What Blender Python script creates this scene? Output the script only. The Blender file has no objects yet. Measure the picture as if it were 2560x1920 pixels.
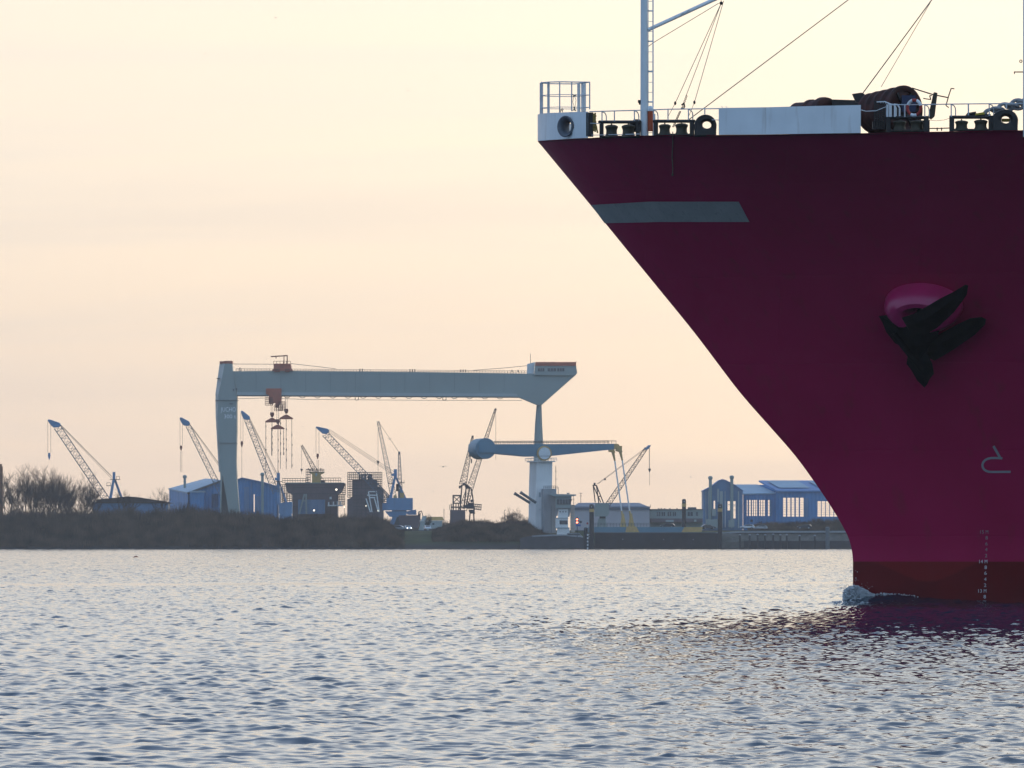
import bpy, math, random
import numpy as np
from mathutils import Vector, Matrix

SC = bpy.context.scene
COL = SC.collection
R = math.radians
F = 17067.0            # focal length in photo pixels (2560 wide)
H = 2.15               # eye height above the water
HY = 1355.0            # photo row of the horizon

# ------------------------------------------------------------------ camera, sky, sun
cam = bpy.data.cameras.new('camera'); camo = bpy.data.objects.new('camera', cam); COL.objects.link(camo)
cam.sensor_width = 36.0; cam.lens = 36.0 * F / 2560.0
cam.shift_y = (HY - 960.0) / 2560.0
cam.clip_start = 1.0; cam.clip_end = 40000.0
camo.location = (0, 0, H); camo.rotation_euler = (R(90), 0, 0)
SC.camera = camo

SUN_EL, SUN_AZ = 13.0, 24.0
world = bpy.data.worlds.new('World'); SC.world = world; world.use_nodes = True
wt = world.node_tree; wn = wt.nodes; wn.clear()
def N(t, typ, **kw):
    n = t.nodes.new(typ)
    for k, v in kw.items(): setattr(n, k, v)
    return n
wo = N(wt, 'ShaderNodeOutputWorld'); bg = N(wt, 'ShaderNodeBackground')
sky = N(wt, 'ShaderNodeTexSky', sky_type='NISHITA', sun_disc=False, sun_elevation=R(SUN_EL), sun_rotation=R(SUN_AZ))
sky.air_density = 1.0; sky.dust_density = 2.0; sky.ozone_density = 1.5
geo = N(wt, 'ShaderNodeTexCoord')
sep = N(wt, 'ShaderNodeSeparateXYZ'); wt.links.new(geo.outputs['Generated'], sep.inputs[0])
def ramp(t, src, stops, interp='LINEAR'):
    r = N(t, 'ShaderNodeValToRGB'); r.color_ramp.interpolation = interp
    el = r.color_ramp.elements
    while len(el) < len(stops): el.new(0.5)
    for e, (p, c) in zip(el, stops):
        e.position = p; e.color = (c[0], c[1], c[2], 1) if not isinstance(c, (int, float)) else (c, c, c, 1)
    t.links.new(src, r.inputs[0]); return r
def math_n(t, op, a, b=None):
    m = N(t, 'ShaderNodeMath', operation=op)
    for i, v in enumerate((a, b)):
        if v is None: continue
        if isinstance(v, (int, float)): m.inputs[i].default_value = v
        else: t.links.new(v, m.inputs[i])
    return m.outputs[0]
def mixc(t, fac, a, b, mode='MIX'):
    m = N(t, 'ShaderNodeMix', data_type='RGBA', blend_type=mode)
    for i, v in ((0, fac), (6, a), (7, b)):
        if isinstance(v, (int, float)): m.inputs[i].default_value = v
        elif isinstance(v, tuple): m.inputs[i].default_value = (v[0], v[1], v[2], 1)
        else: t.links.new(v, m.inputs[i])
    return m.outputs[2]
# thin evening cloud veil: cream towards the hidden sun, blue behind the viewer (values are 10x: strength is 0.1)
elev = math_n(wt, 'ABSOLUTE', sep.outputs[2])
front = ramp(wt, elev, [(0.0, (8.3, 7.0, 6.15)), (0.022, (8.6, 7.35, 6.45)), (0.05, (9.0, 7.85, 6.85)), (0.08, (8.9, 8.1, 7.2)), (0.12, (9.3, 9.4, 9.4)), (0.2, (9.0, 9.7, 10.4)), (0.42, (4.6, 6.2, 8.8)), (0.8, (2.8, 4.5, 7.8))])
back = ramp(wt, elev, [(0.0, (3.8, 5.6, 8.2)), (0.15, (4.0, 6.4, 10.0)), (0.8, (3.0, 4.6, 7.4))])
# azimuth weight: 1 towards +Y (and a bit right), 0 behind
az = math_n(wt, 'ADD', math_n(wt, 'MULTIPLY', sep.outputs[1], 0.95), math_n(wt, 'MULTIPLY', sep.outputs[0], 0.3))
azr = ramp(wt, az, [(0.0, 0.0), (0.35, 0.12), (0.75, 0.75), (0.95, 1.0)], 'EASE')
mp = N(wt, 'ShaderNodeMapping'); mp.inputs['Scale'].default_value = (4, 4, 75)
mp.inputs['Rotation'].default_value = (0, R(2.0), 0)
wt.links.new(geo.outputs['Generated'], mp.inputs[0])
nz = N(wt, 'ShaderNodeTexNoise'); nz.inputs['Scale'].default_value = 1.0; nz.inputs['Detail'].default_value = 5; nz.inputs['Roughness'].default_value = 0.55
nz.inputs['Distortion'].default_value = 0.6
wt.links.new(mp.outputs[0], nz.inputs[0])
streak = ramp(wt, nz.outputs[0], [(0.36, (0.92, 0.935, 0.97)), (0.5, (1.0, 1.0, 1.0)), (0.62, (1.06, 1.035, 1.0))])
veil = mixc(wt, azr.outputs[0], back.outputs[0], front.outputs[0])
veil = mixc(wt, 1.0, veil, streak.outputs[0], 'MULTIPLY')
# slightly brighter towards the sun side
glow = ramp(wt, math_n(wt, 'ADD', sep.outputs[0], 0.5), [(0.40, (0.97, 0.965, 0.975)), (0.5, (1, 1, 1)), (0.59, (1.04, 1.04, 1.02)), (1.0, (1.15, 1.12, 1.02))])
veil = mixc(wt, 1.0, veil, glow.outputs[0], 'MULTIPLY')
skyc = mixc(wt, 0.82, sky.outputs[0], veil)
wt.links.new(skyc, bg.inputs[0]); bg.inputs[1].default_value = 0.1
wt.links.new(bg.outputs[0], wo.inputs[0])

sl = bpy.data.lights.new('sun', 'SUN'); so = bpy.data.objects.new('sun', sl); COL.objects.link(so)
sl.energy = 0.5; sl.angle = R(14); sl.color = (1.0, 0.87, 0.68)
sv = Vector((math.sin(R(SUN_AZ)) * math.cos(R(SUN_EL)), math.cos(R(SUN_AZ)) * math.cos(R(SUN_EL)), math.sin(R(SUN_EL))))
so.rotation_euler = sv.to_track_quat('Z', 'Y').to_euler(); so.location = (300, 900, 300)

SC.view_settings.view_transform = 'Standard'; SC.view_settings.look = 'None'
SC.view_settings.exposure = 0.2; SC.view_settings.gamma = 1.0; SC.view_settings.use_curve_mapping = False
SC.render.engine = 'CYCLES'
SC.cycles.max_bounces = 6; SC.cycles.diffuse_bounces = 3; SC.cycles.glossy_bounces = 3; SC.cycles.volume_bounces = 0
SC.cycles.transparent_max_bounces = 8; SC.cycles.caustics_reflective = False; SC.cycles.caustics_refractive = False
SC.cycles.use_denoising = True
SC.cycles.pixel_filter_type = 'BLACKMAN_HARRIS'

# ------------------------------------------------------------------ helpers
def W(px, py, Y): return Vector(((px - 1280.0) * Y / F, Y, H + (HY - py) * Y / F))
INV = {}
def tag(o, label=None, cat=None, group=None, kind=None):
    if label: o['label'] = label
    if cat: o['category'] = cat
    if group: o['group'] = group
    if kind: o['kind'] = kind
    return o
def thing(name, label, cat, loc=(0, 0, 0), rz=0.0, group=None):
    o = bpy.data.objects.new(name, None); COL.objects.link(o); o.empty_display_size = 0.5
    o.location = loc; o.rotation_euler = (0, 0, rz)
    INV[o.name] = (Matrix.Translation(Vector(loc)) @ Matrix.Rotation(rz, 4, 'Z')).inverted()
    return tag(o, label, cat, group)
def link_mesh(name, me, m, parent=None):
    o = bpy.data.objects.new(name, me); COL.objects.link(o)
    if m: me.materials.append(m)
    if parent is not None:
        o.parent = parent; INV[o.name] = INV.get(parent.name, Matrix())
    return o
class MB:
    """collects shapes in world coordinates (or local ones when raw=True)"""
    def __init__(s): s.v = []; s.f = []
    def add(s, vs, fs):
        n = len(s.v); s.v += [tuple(v) for v in vs]; s.f += [tuple(i + n for i in f) for f in fs]; return s
    def box(s, x0, x1, y0, y1, z0, z1):
        return s.add([(x0,y0,z0),(x1,y0,z0),(x1,y1,z0),(x0,y1,z0),(x0,y0,z1),(x1,y0,z1),(x1,y1,z1),(x0,y1,z1)],
                     [(0,3,2,1),(4,5,6,7),(0,1,5,4),(1,2,6,5),(2,3,7,6),(3,0,4,7)])
    def tube(s, a, b, r, n=6, r2=None, caps=True, phase=0.0):
        a = Vector(a); b = Vector(b); r2 = r if r2 is None else r2
        d = b - a
        if d.length < 1e-6: return s
        d.normalize(); u = d.cross(Vector((0, 0, 1)) if abs(d.z) < 0.9 else Vector((0, 1, 0))).normalized(); w = d.cross(u)
        vs = []
        for p, rr in ((a, r), (b, r2)):
            for i in range(n):
                t = 2 * math.pi * i / n + phase
                vs.append(p + u * (rr * math.cos(t)) + w * (rr * math.sin(t)))
        fs = [(i, (i + 1) % n, n + (i + 1) % n, n + i) for i in range(n)]
        if caps: fs += [tuple(range(n - 1, -1, -1)), tuple(range(n, 2 * n))]
        return s.add(vs, fs)
    def bar(s, a, b, w): return s.tube(a, b, w * 0.7071, 4, phase=math.pi / 4)
    def path(s, pts, r, n=6):
        for a, b in zip(pts, pts[1:]): s.tube(a, b, r, n)
        return s
    def prism(s, poly, y0, y1):      # poly: (x, z) outline, extruded along y
        n = len(poly)
        vs = [(x, y0, z) for x, z in poly] + [(x, y1, z) for x, z in poly]
        fs = [tuple(range(n)), tuple(range(2 * n - 1, n - 1, -1))] + [(i, n + i, n + (i + 1) % n, (i + 1) % n) for i in range(n)]
        return s.add(vs, fs)
    def pxprism(s, pts, Y, dep):     # outline given in photo pixels at distance Y
        return s.prism([(W(px, py, Y).x, W(px, py, Y).z) for px, py in pts], Y, Y + dep)
    def pxbox(s, x0, x1, y0, y1, Y, dep): return s.pxprism([(x0, y1), (x1, y1), (x1, y0), (x0, y0)], Y, dep)
    def ring(s, c, axis, R0, r, n=32, m=10, sx=1.0):
        axis = Vector(axis).normalized(); u = axis.cross(Vector((0, 0, 1))).normalized(); w = axis.cross(u)
        vs = []
        for i in range(n):
            t = 2 * math.pi * i / n; dirv = u * (math.cos(t) * sx) + w * math.sin(t)
            for j in range(m):
                q = 2 * math.pi * j / m
                vs.append(Vector(c) + dirv * (R0 + r * math.cos(q)) + axis * (r * math.sin(q)))
        fs = [(i * m + j, i * m + (j + 1) % m, ((i + 1) % n) * m + (j + 1) % m, ((i + 1) % n) * m + j) for i in range(n) for j in range(m)]
        return s.add(vs, fs)
    def lathe(s, c, axis, prof, n=24):  # prof: (radius, along)
        axis = Vector(axis).normalized(); u = axis.cross(Vector((0, 1, 0.01)) if abs(axis.y) < 0.9 else Vector((0, 0, 1))).normalized(); w = axis.cross(u)
        k = len(prof); vs = []
        for i in range(n):
            t = 2 * math.pi * i / n
            for r, a in prof: vs.append(Vector(c) + (u * math.cos(t) + w * math.sin(t)) * r + axis * a)
        fs = [(i * k + j, ((i + 1) % n) * k + j, ((i + 1) % n) * k + j + 1, i * k + j + 1) for i in range(n) for j in range(k - 1)]
        fs += [tuple(i * k for i in range(n - 1, -1, -1)), tuple(i * k + k - 1 for i in range(n))]
        return s.add(vs, fs)
    def sphere(s, c, r, n=8, m=6, sz=1.0):
        vs = [(c[0], c[1], c[2] + r * sz)]
        for j in range(1, m):
            a = math.pi * j / m
            for i in range(n):
                t = 2 * math.pi * i / n
                vs.append((c[0] + r * math.sin(a) * math.cos(t), c[1] + r * math.sin(a) * math.sin(t), c[2] + r * sz * math.cos(a)))
        vs.append((c[0], c[1], c[2] - r * sz)); L = len(vs) - 1
        fs = [(0, 1 + i, 1 + (i + 1) % n) for i in range(n)]
        for j in range(m - 2):
            b = 1 + j * n
            fs += [(b + i, b + n + i, b + n + (i + 1) % n, b + (i + 1) % n) for i in range(n)]
        b = 1 + (m - 2) * n
        fs += [(b + i, L, b + (i + 1) % n) for i in range(n)]
        return s.add(vs, fs)
    def build(s, name, m, parent=None, smooth=False, bevel=0.0, label=None, local=False):
        me = bpy.data.meshes.new(name); vs = s.v
        if parent is not None and not local:
            inv = INV.get(parent.name, Matrix()); vs = [tuple(inv @ Vector(v)) for v in vs]
        me.from_pydata(vs, [], s.f); me.update()
        import bmesh
        bm = bmesh.new(); bm.from_mesh(me); bmesh.ops.recalc_face_normals(bm, faces=bm.faces); bm.to_mesh(me); bm.free()
        if smooth:
            me.polygons.foreach_set('use_smooth', [True] * len(me.polygons))
            try: me.set_sharp_from_angle(angle=R(40))
            except Exception: pass
        o = link_mesh(name, me, m, parent)
        if bevel:
            b = o.modifiers.new('edge', 'BEVEL'); b.width = bevel; b.segments = 2; b.limit_method = 'ANGLE'
        if label: o['label'] = label
        return o
def copy_tree(o, parent=None):
    c = o.copy(); COL.objects.link(c)
    if parent is not None: c.parent = parent
    for ch in list(o.children): copy_tree(ch, c)
    return c
def lattice(mb, a, b, wa, wb, n, t, up=None, tri=False):
    """four-chord latticed boom from a to b"""
    a = Vector(a); b = Vector(b); d = (b - a).normalized()
    side = Vector((0, 1, 0)); u = d.cross(side).normalized()
    corners = [(1, 1), (1, -1), (-1, -1), (-1, 1)]
    def P(i, c):
        f = i / n; w = (wa + (wb - wa) * f) / 2
        return a + (b - a) * f + u * (c[0] * w) + side * (c[1] * w * 0.8)
    for c in corners: mb.bar(P(0, c), P(n, c), t)
    for i in range(n):
        for k in range(4):
            c0 = corners[k]; c1 = corners[(k + 1) % 4]
            mb.bar(P(i, c0), P(i + 1, c1) if i % 2 == 0 else P(i, c1), t * 0.55)
            if i % 2: mb.bar(P(i, c1), P(i + 1, c0), t * 0.55)
    return mb

# ------------------------------------------------------------------ materials
def mat(name, col, rough=0.55, var=0.12, scale=0.6, metal=0.0, streak=0.0, streak_col=(0.16, 0.09, 0.05), bump=0.0, bscale=4.0, spec=0.4):
    m = bpy.data.materials.new(name); m.use_nodes = True; t = m.node_tree
    b = t.nodes['Principled BSDF']; b.inputs['Roughness'].default_value = rough; b.inputs['Metallic'].default_value = metal
    b.inputs['Specular IOR Level'].default_value = spec
    tc = N(t, 'ShaderNodeNewGeometry')
    nz = N(t, 'ShaderNodeTexNoise'); nz.inputs['Scale'].default_value = scale; nz.inputs['Detail'].default_value = 6
    t.links.new(tc.outputs['Position'], nz.inputs[0])
    lo = tuple(c * (1 - var * 1.6) for c in col); hi = tuple(min(1, c * (1 + var * 1.2)) for c in col)
    c = ramp(t, nz.outputs[0], [(0.3, lo), (0.7, hi)]).outputs[0]
    if streak:
        mp = N(t, 'ShaderNodeMapping'); mp.inputs['Scale'].default_value = (scale * 6, scale * 6, scale * 0.5)
        t.links.new(tc.outputs['Position'], mp.inputs[0])
        n2 = N(t, 'ShaderNodeTexNoise'); n2.inputs['Scale'].default_value = 1.0; n2.inputs['Detail'].default_value = 4
        t.links.new(mp.outputs[0], n2.inputs[0])
        f = ramp(t, n2.outputs[0], [(0.55, 0.0), (0.8, streak)]).outputs[0]
        c = mixc(t, f, c, streak_col)
    t.links.new(c, b.inputs['Base Color'])
    if bump:
        n3 = N(t, 'ShaderNodeTexNoise'); n3.inputs['Scale'].default_value = bscale; n3.inputs['Detail'].default_value = 4
        t.links.new(tc.outputs['Position'], n3.inputs[0])
        bp = N(t, 'ShaderNodeBump'); bp.inputs['Strength'].default_value = bump; bp.inputs['Distance'].default_value = 0.05
        t.links.new(n3.outputs[0], bp.inputs['Height']); t.links.new(bp.outputs[0], b.inputs['Normal'])
    return m
def emit(name, col, s):
    m = bpy.data.materials.new(name); m.use_nodes = True; b = m.node_tree.nodes['Principled BSDF']
    b.inputs['Base Color'].default_value = (*col, 1); b.inputs['Emission Color'].default_value = (*col, 1); b.inputs['Emission Strength'].default_value = s
    return m
def corrugated(name, col, period=1.2, rough=0.5, var=0.08, streak=0.3):
    m = mat(name, col, rough, var, 0.25, streak=streak, streak_col=tuple(c * 0.55 for c in col)); t = m.node_tree
    g = N(t, 'ShaderNodeNewGeometry'); wv = N(t, 'ShaderNodeTexWave', wave_type='BANDS', bands_direction='X')
    wv.inputs['Scale'].default_value = 0.314 / period * 1.0
    t.links.new(g.outputs['Position'], wv.inputs[0])
    bp = N(t, 'ShaderNodeBump'); bp.inputs['Strength'].default_value = 0.5; bp.inputs['Distance'].default_value = 0.2
    t.links.new(wv.outputs[0], bp.inputs['Height']); t.links.new(bp.outputs[0], t.nodes['Principled BSDF'].inputs['Normal'])
    return m
M = {}
M['crane_grey'] = mat('grey green crane paint', (0.30, 0.35, 0.33), 0.55, 0.05, 0.08, streak=0.25, streak_col=(0.2, 0.2, 0.18))
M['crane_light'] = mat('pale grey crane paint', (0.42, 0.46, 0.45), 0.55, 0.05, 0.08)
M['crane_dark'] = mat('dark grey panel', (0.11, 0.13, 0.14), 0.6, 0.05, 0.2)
M['orange'] = mat('faded orange red paint', (0.48, 0.12, 0.065), 0.6, 0.15, 0.5)
M['rust_red'] = mat('rusty red steel', (0.26, 0.07, 0.045), 0.7, 0.2, 0.8)
M['blue_crane'] = mat('blue crane paint', (0.14, 0.28, 0.46), 0.5, 0.1, 0.3, streak=0.3, streak_col=(0.1, 0.12, 0.15))
M['boom_steel'] = mat('grey lattice steel', (0.13, 0.17, 0.21), 0.6, 0.1, 0.5)
M['dark_steel'] = mat('dark weathered steel', (0.05, 0.052, 0.06), 0.65, 0.15, 0.6)
M['cable'] = mat('steel cable', (0.09, 0.085, 0.08), 0.6, 0.1, 2.0)
M['shed_blue'] = corrugated('bright blue sheet cladding', (0.065, 0.24, 0.50))
M['shed_blue_dark'] = corrugated('blue grey sheet cladding', (0.13, 0.24, 0.40), 2.4)
M['roof_pale'] = mat('pale blue grey roofing', (0.30, 0.42, 0.52), 0.5, 0.08, 0.2)
M['roof_blue'] = mat('blue roofing', (0.12, 0.25, 0.48), 0.5, 0.08, 0.2)
M['white_paint'] = mat('white painted concrete', (0.86, 0.84, 0.80), 0.6, 0.05, 0.25, streak=0.25, streak_col=(0.4, 0.4, 0.38))
M['grey_concrete'] = mat('grey concrete', (0.34, 0.35, 0.36), 0.8, 0.1, 0.3, streak=0.3, streak_col=(0.18, 0.18, 0.18))
M['bridge_blue'] = mat('grey blue bridge paint', (0.10, 0.23, 0.31), 0.5, 0.06, 0.15, streak=0.25, streak_col=(0.08, 0.14, 0.18))
M['yellow'] = mat('ochre yellow paint', (0.60, 0.38, 0.13), 0.55, 0.1, 0.6)
M['window_dark'] = mat('dark window glass', (0.04, 0.05, 0.06), 0.15, 0.1, 0.5, spec=0.6)
M['sheet_pile'] = mat('dark tarred sheet piling', (0.035, 0.036, 0.042), 0.8, 0.25, 0.4, streak=0.4, streak_col=(0.09, 0.06, 0.04), bump=0.3)
M['timber'] = mat('black tarred timber', (0.03, 0.03, 0.034), 0.85, 0.2, 1.0)
M['hull_block'] = mat('primer brown ship section', (0.15, 0.11, 0.115), 0.7, 0.15, 0.25, streak=0.3, streak_col=(0.05, 0.05, 0.06))
M['wall_pale'] = mat('pale pinkish cladding', (0.50, 0.46, 0.48), 0.7, 0.05, 0.2)
M['roof_grey'] = mat('grey slate roofing', (0.20, 0.23, 0.29), 0.7, 0.1, 0.4)
M['brick'] = mat('orange brown brick', (0.34, 0.16, 0.08), 0.85, 0.15, 0.8)
M['bark'] = mat('grey brown twigs', (0.085, 0.064, 0.05), 0.9, 0.2, 0.3, spec=0.1)
M['thicket'] = mat('brown winter brush', (0.125, 0.086, 0.056), 0.9, 0.58, 0.2, spec=0.1)
M['car_white'] = mat('white car paint', (0.7, 0.71, 0.72), 0.25, 0.03, 1.0)
M['car_dark'] = mat('dark car paint', (0.03, 0.035, 0.045), 0.2, 0.03, 1.0)
M['car_silver'] = mat('silver car paint', (0.4, 0.42, 0.44), 0.25, 0.03, 1.0)
M['rubber'] = mat('black rubber', (0.02, 0.02, 0.02), 0.8, 0.1, 3.0)
M['lamp_white'] = emit('lit white lamp', (1.0, 0.85, 0.65), 2.2)
M['lamp_red'] = emit('lit red lamp', (1.0, 0.18, 0.1), 6.0)
M['headlight'] = emit('lit headlight', (1.0, 0.97, 0.9), 5.0)
M['ship_white'] = mat('white ship paint', (0.80, 0.81, 0.80), 0.4, 0.04, 1.2, streak=0.42, streak_col=(0.35, 0.25, 0.17))
M['deck_dark'] = mat('black deck fittings', (0.022, 0.019, 0.017), 0.55, 0.2, 3.0)
M['deck_olive'] = mat('dark olive fittings', (0.045, 0.038, 0.02), 0.6, 0.2, 4.0)
M['rail'] = mat('pale grey rail paint', (0.6, 0.61, 0.62), 0.5, 0.1, 4.0)
M['winch_red'] = mat('dark red winch paint', (0.055, 0.010, 0.007), 0.65, 0.35, 4.0)
M['anchor'] = mat('black rusty anchor iron', (0.008, 0.0075, 0.007), 0.8, 0.3, 3.0, bump=0.5, bscale=6, spec=.12)
M['mark_grey'] = mat('grey blue mark paint', (0.33, 0.32, 0.32), 0.6, 0.1, 2.0)
M['mark_white'] = mat('white mark paint', (0.7, 0.72, 0.75), 0.6, 0.1, 2.0)
M['rope'] = mat('tan rope', (0.3, 0.24, 0.17), 0.9, 0.2, 8.0)
M['buoy_red'] = mat('red lifebuoy', (0.4, 0.03, 0.02), 0.5, 0.05, 2.0)
M['orange_bright'] = mat('orange cylinder paint', (0.5, 0.08, 0.02), 0.5, 0.08, 2.0)
M['dome_white'] = M['ship_white']
M['bird'] = mat('grey gull feathers', (0.12, 0.12, 0.12), 0.8, 0.2, 5.0)
M['letter'] = mat('pale lettering paint', (0.9, 0.9, 0.9), 0.6, 0.03, 1.0)

# ------------------------------------------------------------------ ship's hull surface
YC = 232.0
_stem = np.array([(-2.0, 2132), (1516, 2132), (1400, 2132.5), (1371, 2131.5), (1348, 2124), (1319, 2110), (1288, 2091), (1256, 2071), (1237, 2059), (1140, 1990), (984, 1851),
                  (831, 1736), (590, 1539), (511, 1475), (353, 1344)], dtype=float)
def _zx(py): return H + (HY - py) * YC / F
STZ = [-3.0] + [_zx(p) for p, _ in _stem[1:]] + [_zx(200)]
STX = [(2132 - 1280) * YC / F] + [(x - 1280) * YC / F for _, x in _stem[1:]] + [(1344 - 1280) * YC / F]
def xs(z):
    w = max(0.0, min(0.4, (15.6 - z) * 0.5))
    return float(np.mean(np.interp([z - w, z - w * .5, z, z + w * .5, z + w], STZ, STX)))
def hb(d, z):
    if d <= 0: return 0.0
    w = min(1.0, max(0.0, z / 15.8)) ** 1.5
    B = 9.2 + 6.8 * w; L = 38.0 + (8.4 - 38.0) * w ** 0.72; p = 0.92 - 0.2 * w
    return B * (1 - math.exp(-((d / L) ** p)))
def hull_pt(px, py, off=0.0):
    Y = YC - 4.0
    for _ in range(40):
        p = W(px, py, Y); Yn = YC - hb(p.x - xs(p.z), p.z); Y = Y * 0.4 + Yn * 0.6
    p = W(px, py, Y)
    if off:
        e = 0.05
        dydx = -(hb(p.x + e - xs(p.z), p.z) - hb(p.x - xs(p.z), p.z)) / e
        dydz = -(hb(p.x - xs(p.z + e), p.z + e) - hb(p.x - xs(p.z), p.z)) / e
        n = Vector((dydx, -1, dydz)).normalized(); p = p + n * off
    return p
_edge = [hull_pt(px, py) for px, py in ((1362, 351.5), (1400, 349), (1471, 345), (1602, 339), (1792, 337.5), (1920, 336.5), (2153, 333), (2350, 329), (2556, 325.5))]
EX = [W(1344, 353, YC).x] + [p.x for p in _edge] + [60, 140]
EZ = [W(1344, 353, YC).z] + [p.z for p in _edge] + [_edge[-1].z, _edge[-1].z]
def zd(x): return float(np.interp(x, EX, EZ))
def edge(x, dz=0.0, inb=0.0):
    """point on the near deck edge, raised by dz, moved inboard by inb"""
    z = zd(x); return Vector((x, YC - max(0.0, hb(x - STX[-1], z) - inb), z + dz))
def edge_px(px):
    lo, hi = STX[-1], 30.0
    for _ in range(40):
        m = (lo + hi) / 2; p = edge(m)
        if 1280 + p.x * F / p.y < px: lo = m
        else: hi = m
    return lo
def at_deck(px, py, inb=0.0):
    """point above the near deck edge that projects to (px, py)"""
    x = edge_px(px); p = edge(x, 0, inb); return W(px, py, p.y)
WAVE_SLOPE = 0.0300
# ------------------------------------------------------------------ water: one wave-shaped sheet
def build_water():
    rng = np.random.default_rng(5)
    stretch = lambda y: 1.0 + max(0.0, y - 62.0) / 90.0     # long-crested chop opens up towards mid-river
    ys = [30.0]; ph_ = [0.0]
    while ys[-1] < 2030:
        y = ys[-1]; st = 0.4 if y < 58 else 0.05 * stretch(y)
        ys.append(y + st); ph_.append(ph_[-1] + st / stretch(y))
    ys = np.array(ys, dtype=np.float32); phi = np.array(ph_, dtype=np.float32); nc = 640
    sf = 1.0 + np.maximum(0, ys - 62) / 90.0
    u = np.linspace(-1, 1, nc, dtype=np.float32); X = ys[:, None] * (u * 0.105)[None, :]; Y = np.repeat(ys[:, None], nc, 1); PH = np.repeat(phi[:, None], nc, 1)
    dx = ys * 0.21 / nc; dy = np.gradient(ys) / sf
    nw = 130
    lam = np.exp(rng.uniform(math.log(0.18), math.log(4.0), nw))
    th = R(-72) + rng.normal(0, 0.72, nw)          # wind chop running obliquely towards the viewer
    k = 2 * math.pi / lam; kx = k * np.cos(th); ky = k * np.sin(th); ph = rng.uniform(0, 2 * math.pi, nw)
    sl = WAVE_SLOPE * np.where(lam > 0.45, (0.45 / lam) ** 1.4, 1.0)
    amp = sl / k
    grow = sf ** 0.62
    Z = np.zeros_like(X); DX = np.zeros_like(X); DY = np.zeros_like(X)
    for i in range(nw):
        ly = lam[i] / max(abs(math.sin(th[i])), .05); lx = lam[i] / max(abs(math.cos(th[i])), .05)
        fade = np.clip((np.minimum(ly / dy, lx / dx) - 2.4) / 1.6, 0, 1)
        idx = np.nonzero(fade > 0)[0]
        if not len(idx): continue
        e = idx.max() + 1; b = idx.min()
        a = (kx[i] * X[b:e] + ky[i] * PH[b:e] + ph[i]).astype(np.float32); A = (amp[i] * fade[b:e] * grow[b:e])[:, None].astype(np.float32)
        Z[b:e] += A * np.cos(a); s = A * np.sin(a) * np.float32(0.95)
        DX[b:e] -= s * math.cos(th[i]) / grow[b:e, None]; DY[b:e] -= s * math.sin(th[i])
    # gusts and slicks: patches of rougher and calmer water
    pat = 1.0 + 0.08 * np.sin(X * 0.33 + Y * 0.021 + 1.0) * np.sin(X * -0.11 + Y * 0.055 + 2.0) + 0.05 * np.sin(Y * 0.09 + X * 0.05 + 0.5 * np.sin(X * 0.21))
    c = 352 + 7 * np.sin(X * 0.09 + 0.8) + 0.12 * X
    pat *= 1 - 0.8 * np.exp(-((Y - c) / 9.0) ** 2)
    pat = np.clip(pat, 0.15, 1.5)
    # pressure wave along the ship's side
    z0 = 0.0; xb = STX[0]
    d = np.clip(X - xb + 1.2, 0, None); side = YC - np.clip(X - xb, 0, None) * 0.30
    s = (side - Y)
    bow = 0.30 * np.exp(-((X - xb - 1.0) / 1.6) ** 2) * np.exp(-(s / 1.3) ** 2) + 0.16 * np.exp(-((X - xb - 3.5) / 3.0) ** 2) * np.exp(-((s - 0.8) / 1.6) ** 2)
    wake = 0.10 * np.exp(-((s - 4.0 - 0.05 * d) / 1.6) ** 2) * np.clip(d / 4.0, 0, 1)
    calm = 1 - 0.1 * np.exp(-(s / 4.0) ** 2) * (X > xb - 0.5)
    Z = Z * pat * calm + bow + wake; X2 = X + DX * pat; Y2 = Y + DY * pat
    # sink the sheet below the bank beyond the shore
    V = np.stack([X2, Y2, Z], -1).reshape(-1, 3)
    nr = len(ys); i = np.arange(nr - 1)[:, None] * nc + np.arange(nc - 1)[None, :]
    Fq = np.stack([i, i + 1, i + nc + 1, i + nc], -1).reshape(-1, 4)
    # wide calm apron round the wave field, half a metre lower
    n0 = len(V); ap = np.array([(-5000, -400, -0.55), (5000, -400, -0.55), (5000, 2100, -0.55), (-5000, 2100, -0.55)])
    V = np.concatenate([V, ap]); Fq = np.concatenate([Fq, np.array([[n0, n0 + 1, n0 + 2, n0 + 3]])])
    me = bpy.data.meshes.new('water')
    me.vertices.add(len(V)); me.vertices.foreach_set('co', V.astype(np.float32).ravel())
    me.loops.add(len(Fq) * 4); me.loops.foreach_set('vertex_index', Fq.astype(np.int32).ravel())
    me.polygons.add(len(Fq)); me.polygons.foreach_set('loop_start', np.arange(0, len(Fq) * 4, 4, dtype=np.int32))
    me.update(calc_edges=True); me.validate()
    me.polygons.foreach_set('use_smooth', np.ones(len(me.polygons), dtype=bool))
    m = bpy.data.materials.new('river water'); m.use_nodes = True; t = m.node_tree; b = t.nodes['Principled BSDF']
    b.inputs['Base Color'].default_value = (0.016, 0.038, 0.062, 1); b.inputs['Roughness'].default_value = 0.07
    b.inputs['IOR'].default_value = 1.333
    g = N(t, 'ShaderNodeNewGeometry'); nz = N(t, 'ShaderNodeTexNoise'); nz.inputs['Scale'].default_value = 4.5; nz.inputs['Detail'].default_value = 3
    t.links.new(g.outputs['Position'], nz.inputs[0])
    bp = N(t, 'ShaderNodeBump'); bp.inputs['Strength'].default_value = 0.22; bp.inputs['Distance'].default_value = 0.03
    t.links.new(nz.outputs[0], bp.inputs['Height'])
    # chop too fine for the sheet in the open river
    mp = N(t, 'ShaderNodeMapping'); mp.inputs['Scale'].default_value = (1.1, 0.16, 1.0); t.links.new(g.outputs['Position'], mp.inputs[0])
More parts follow.
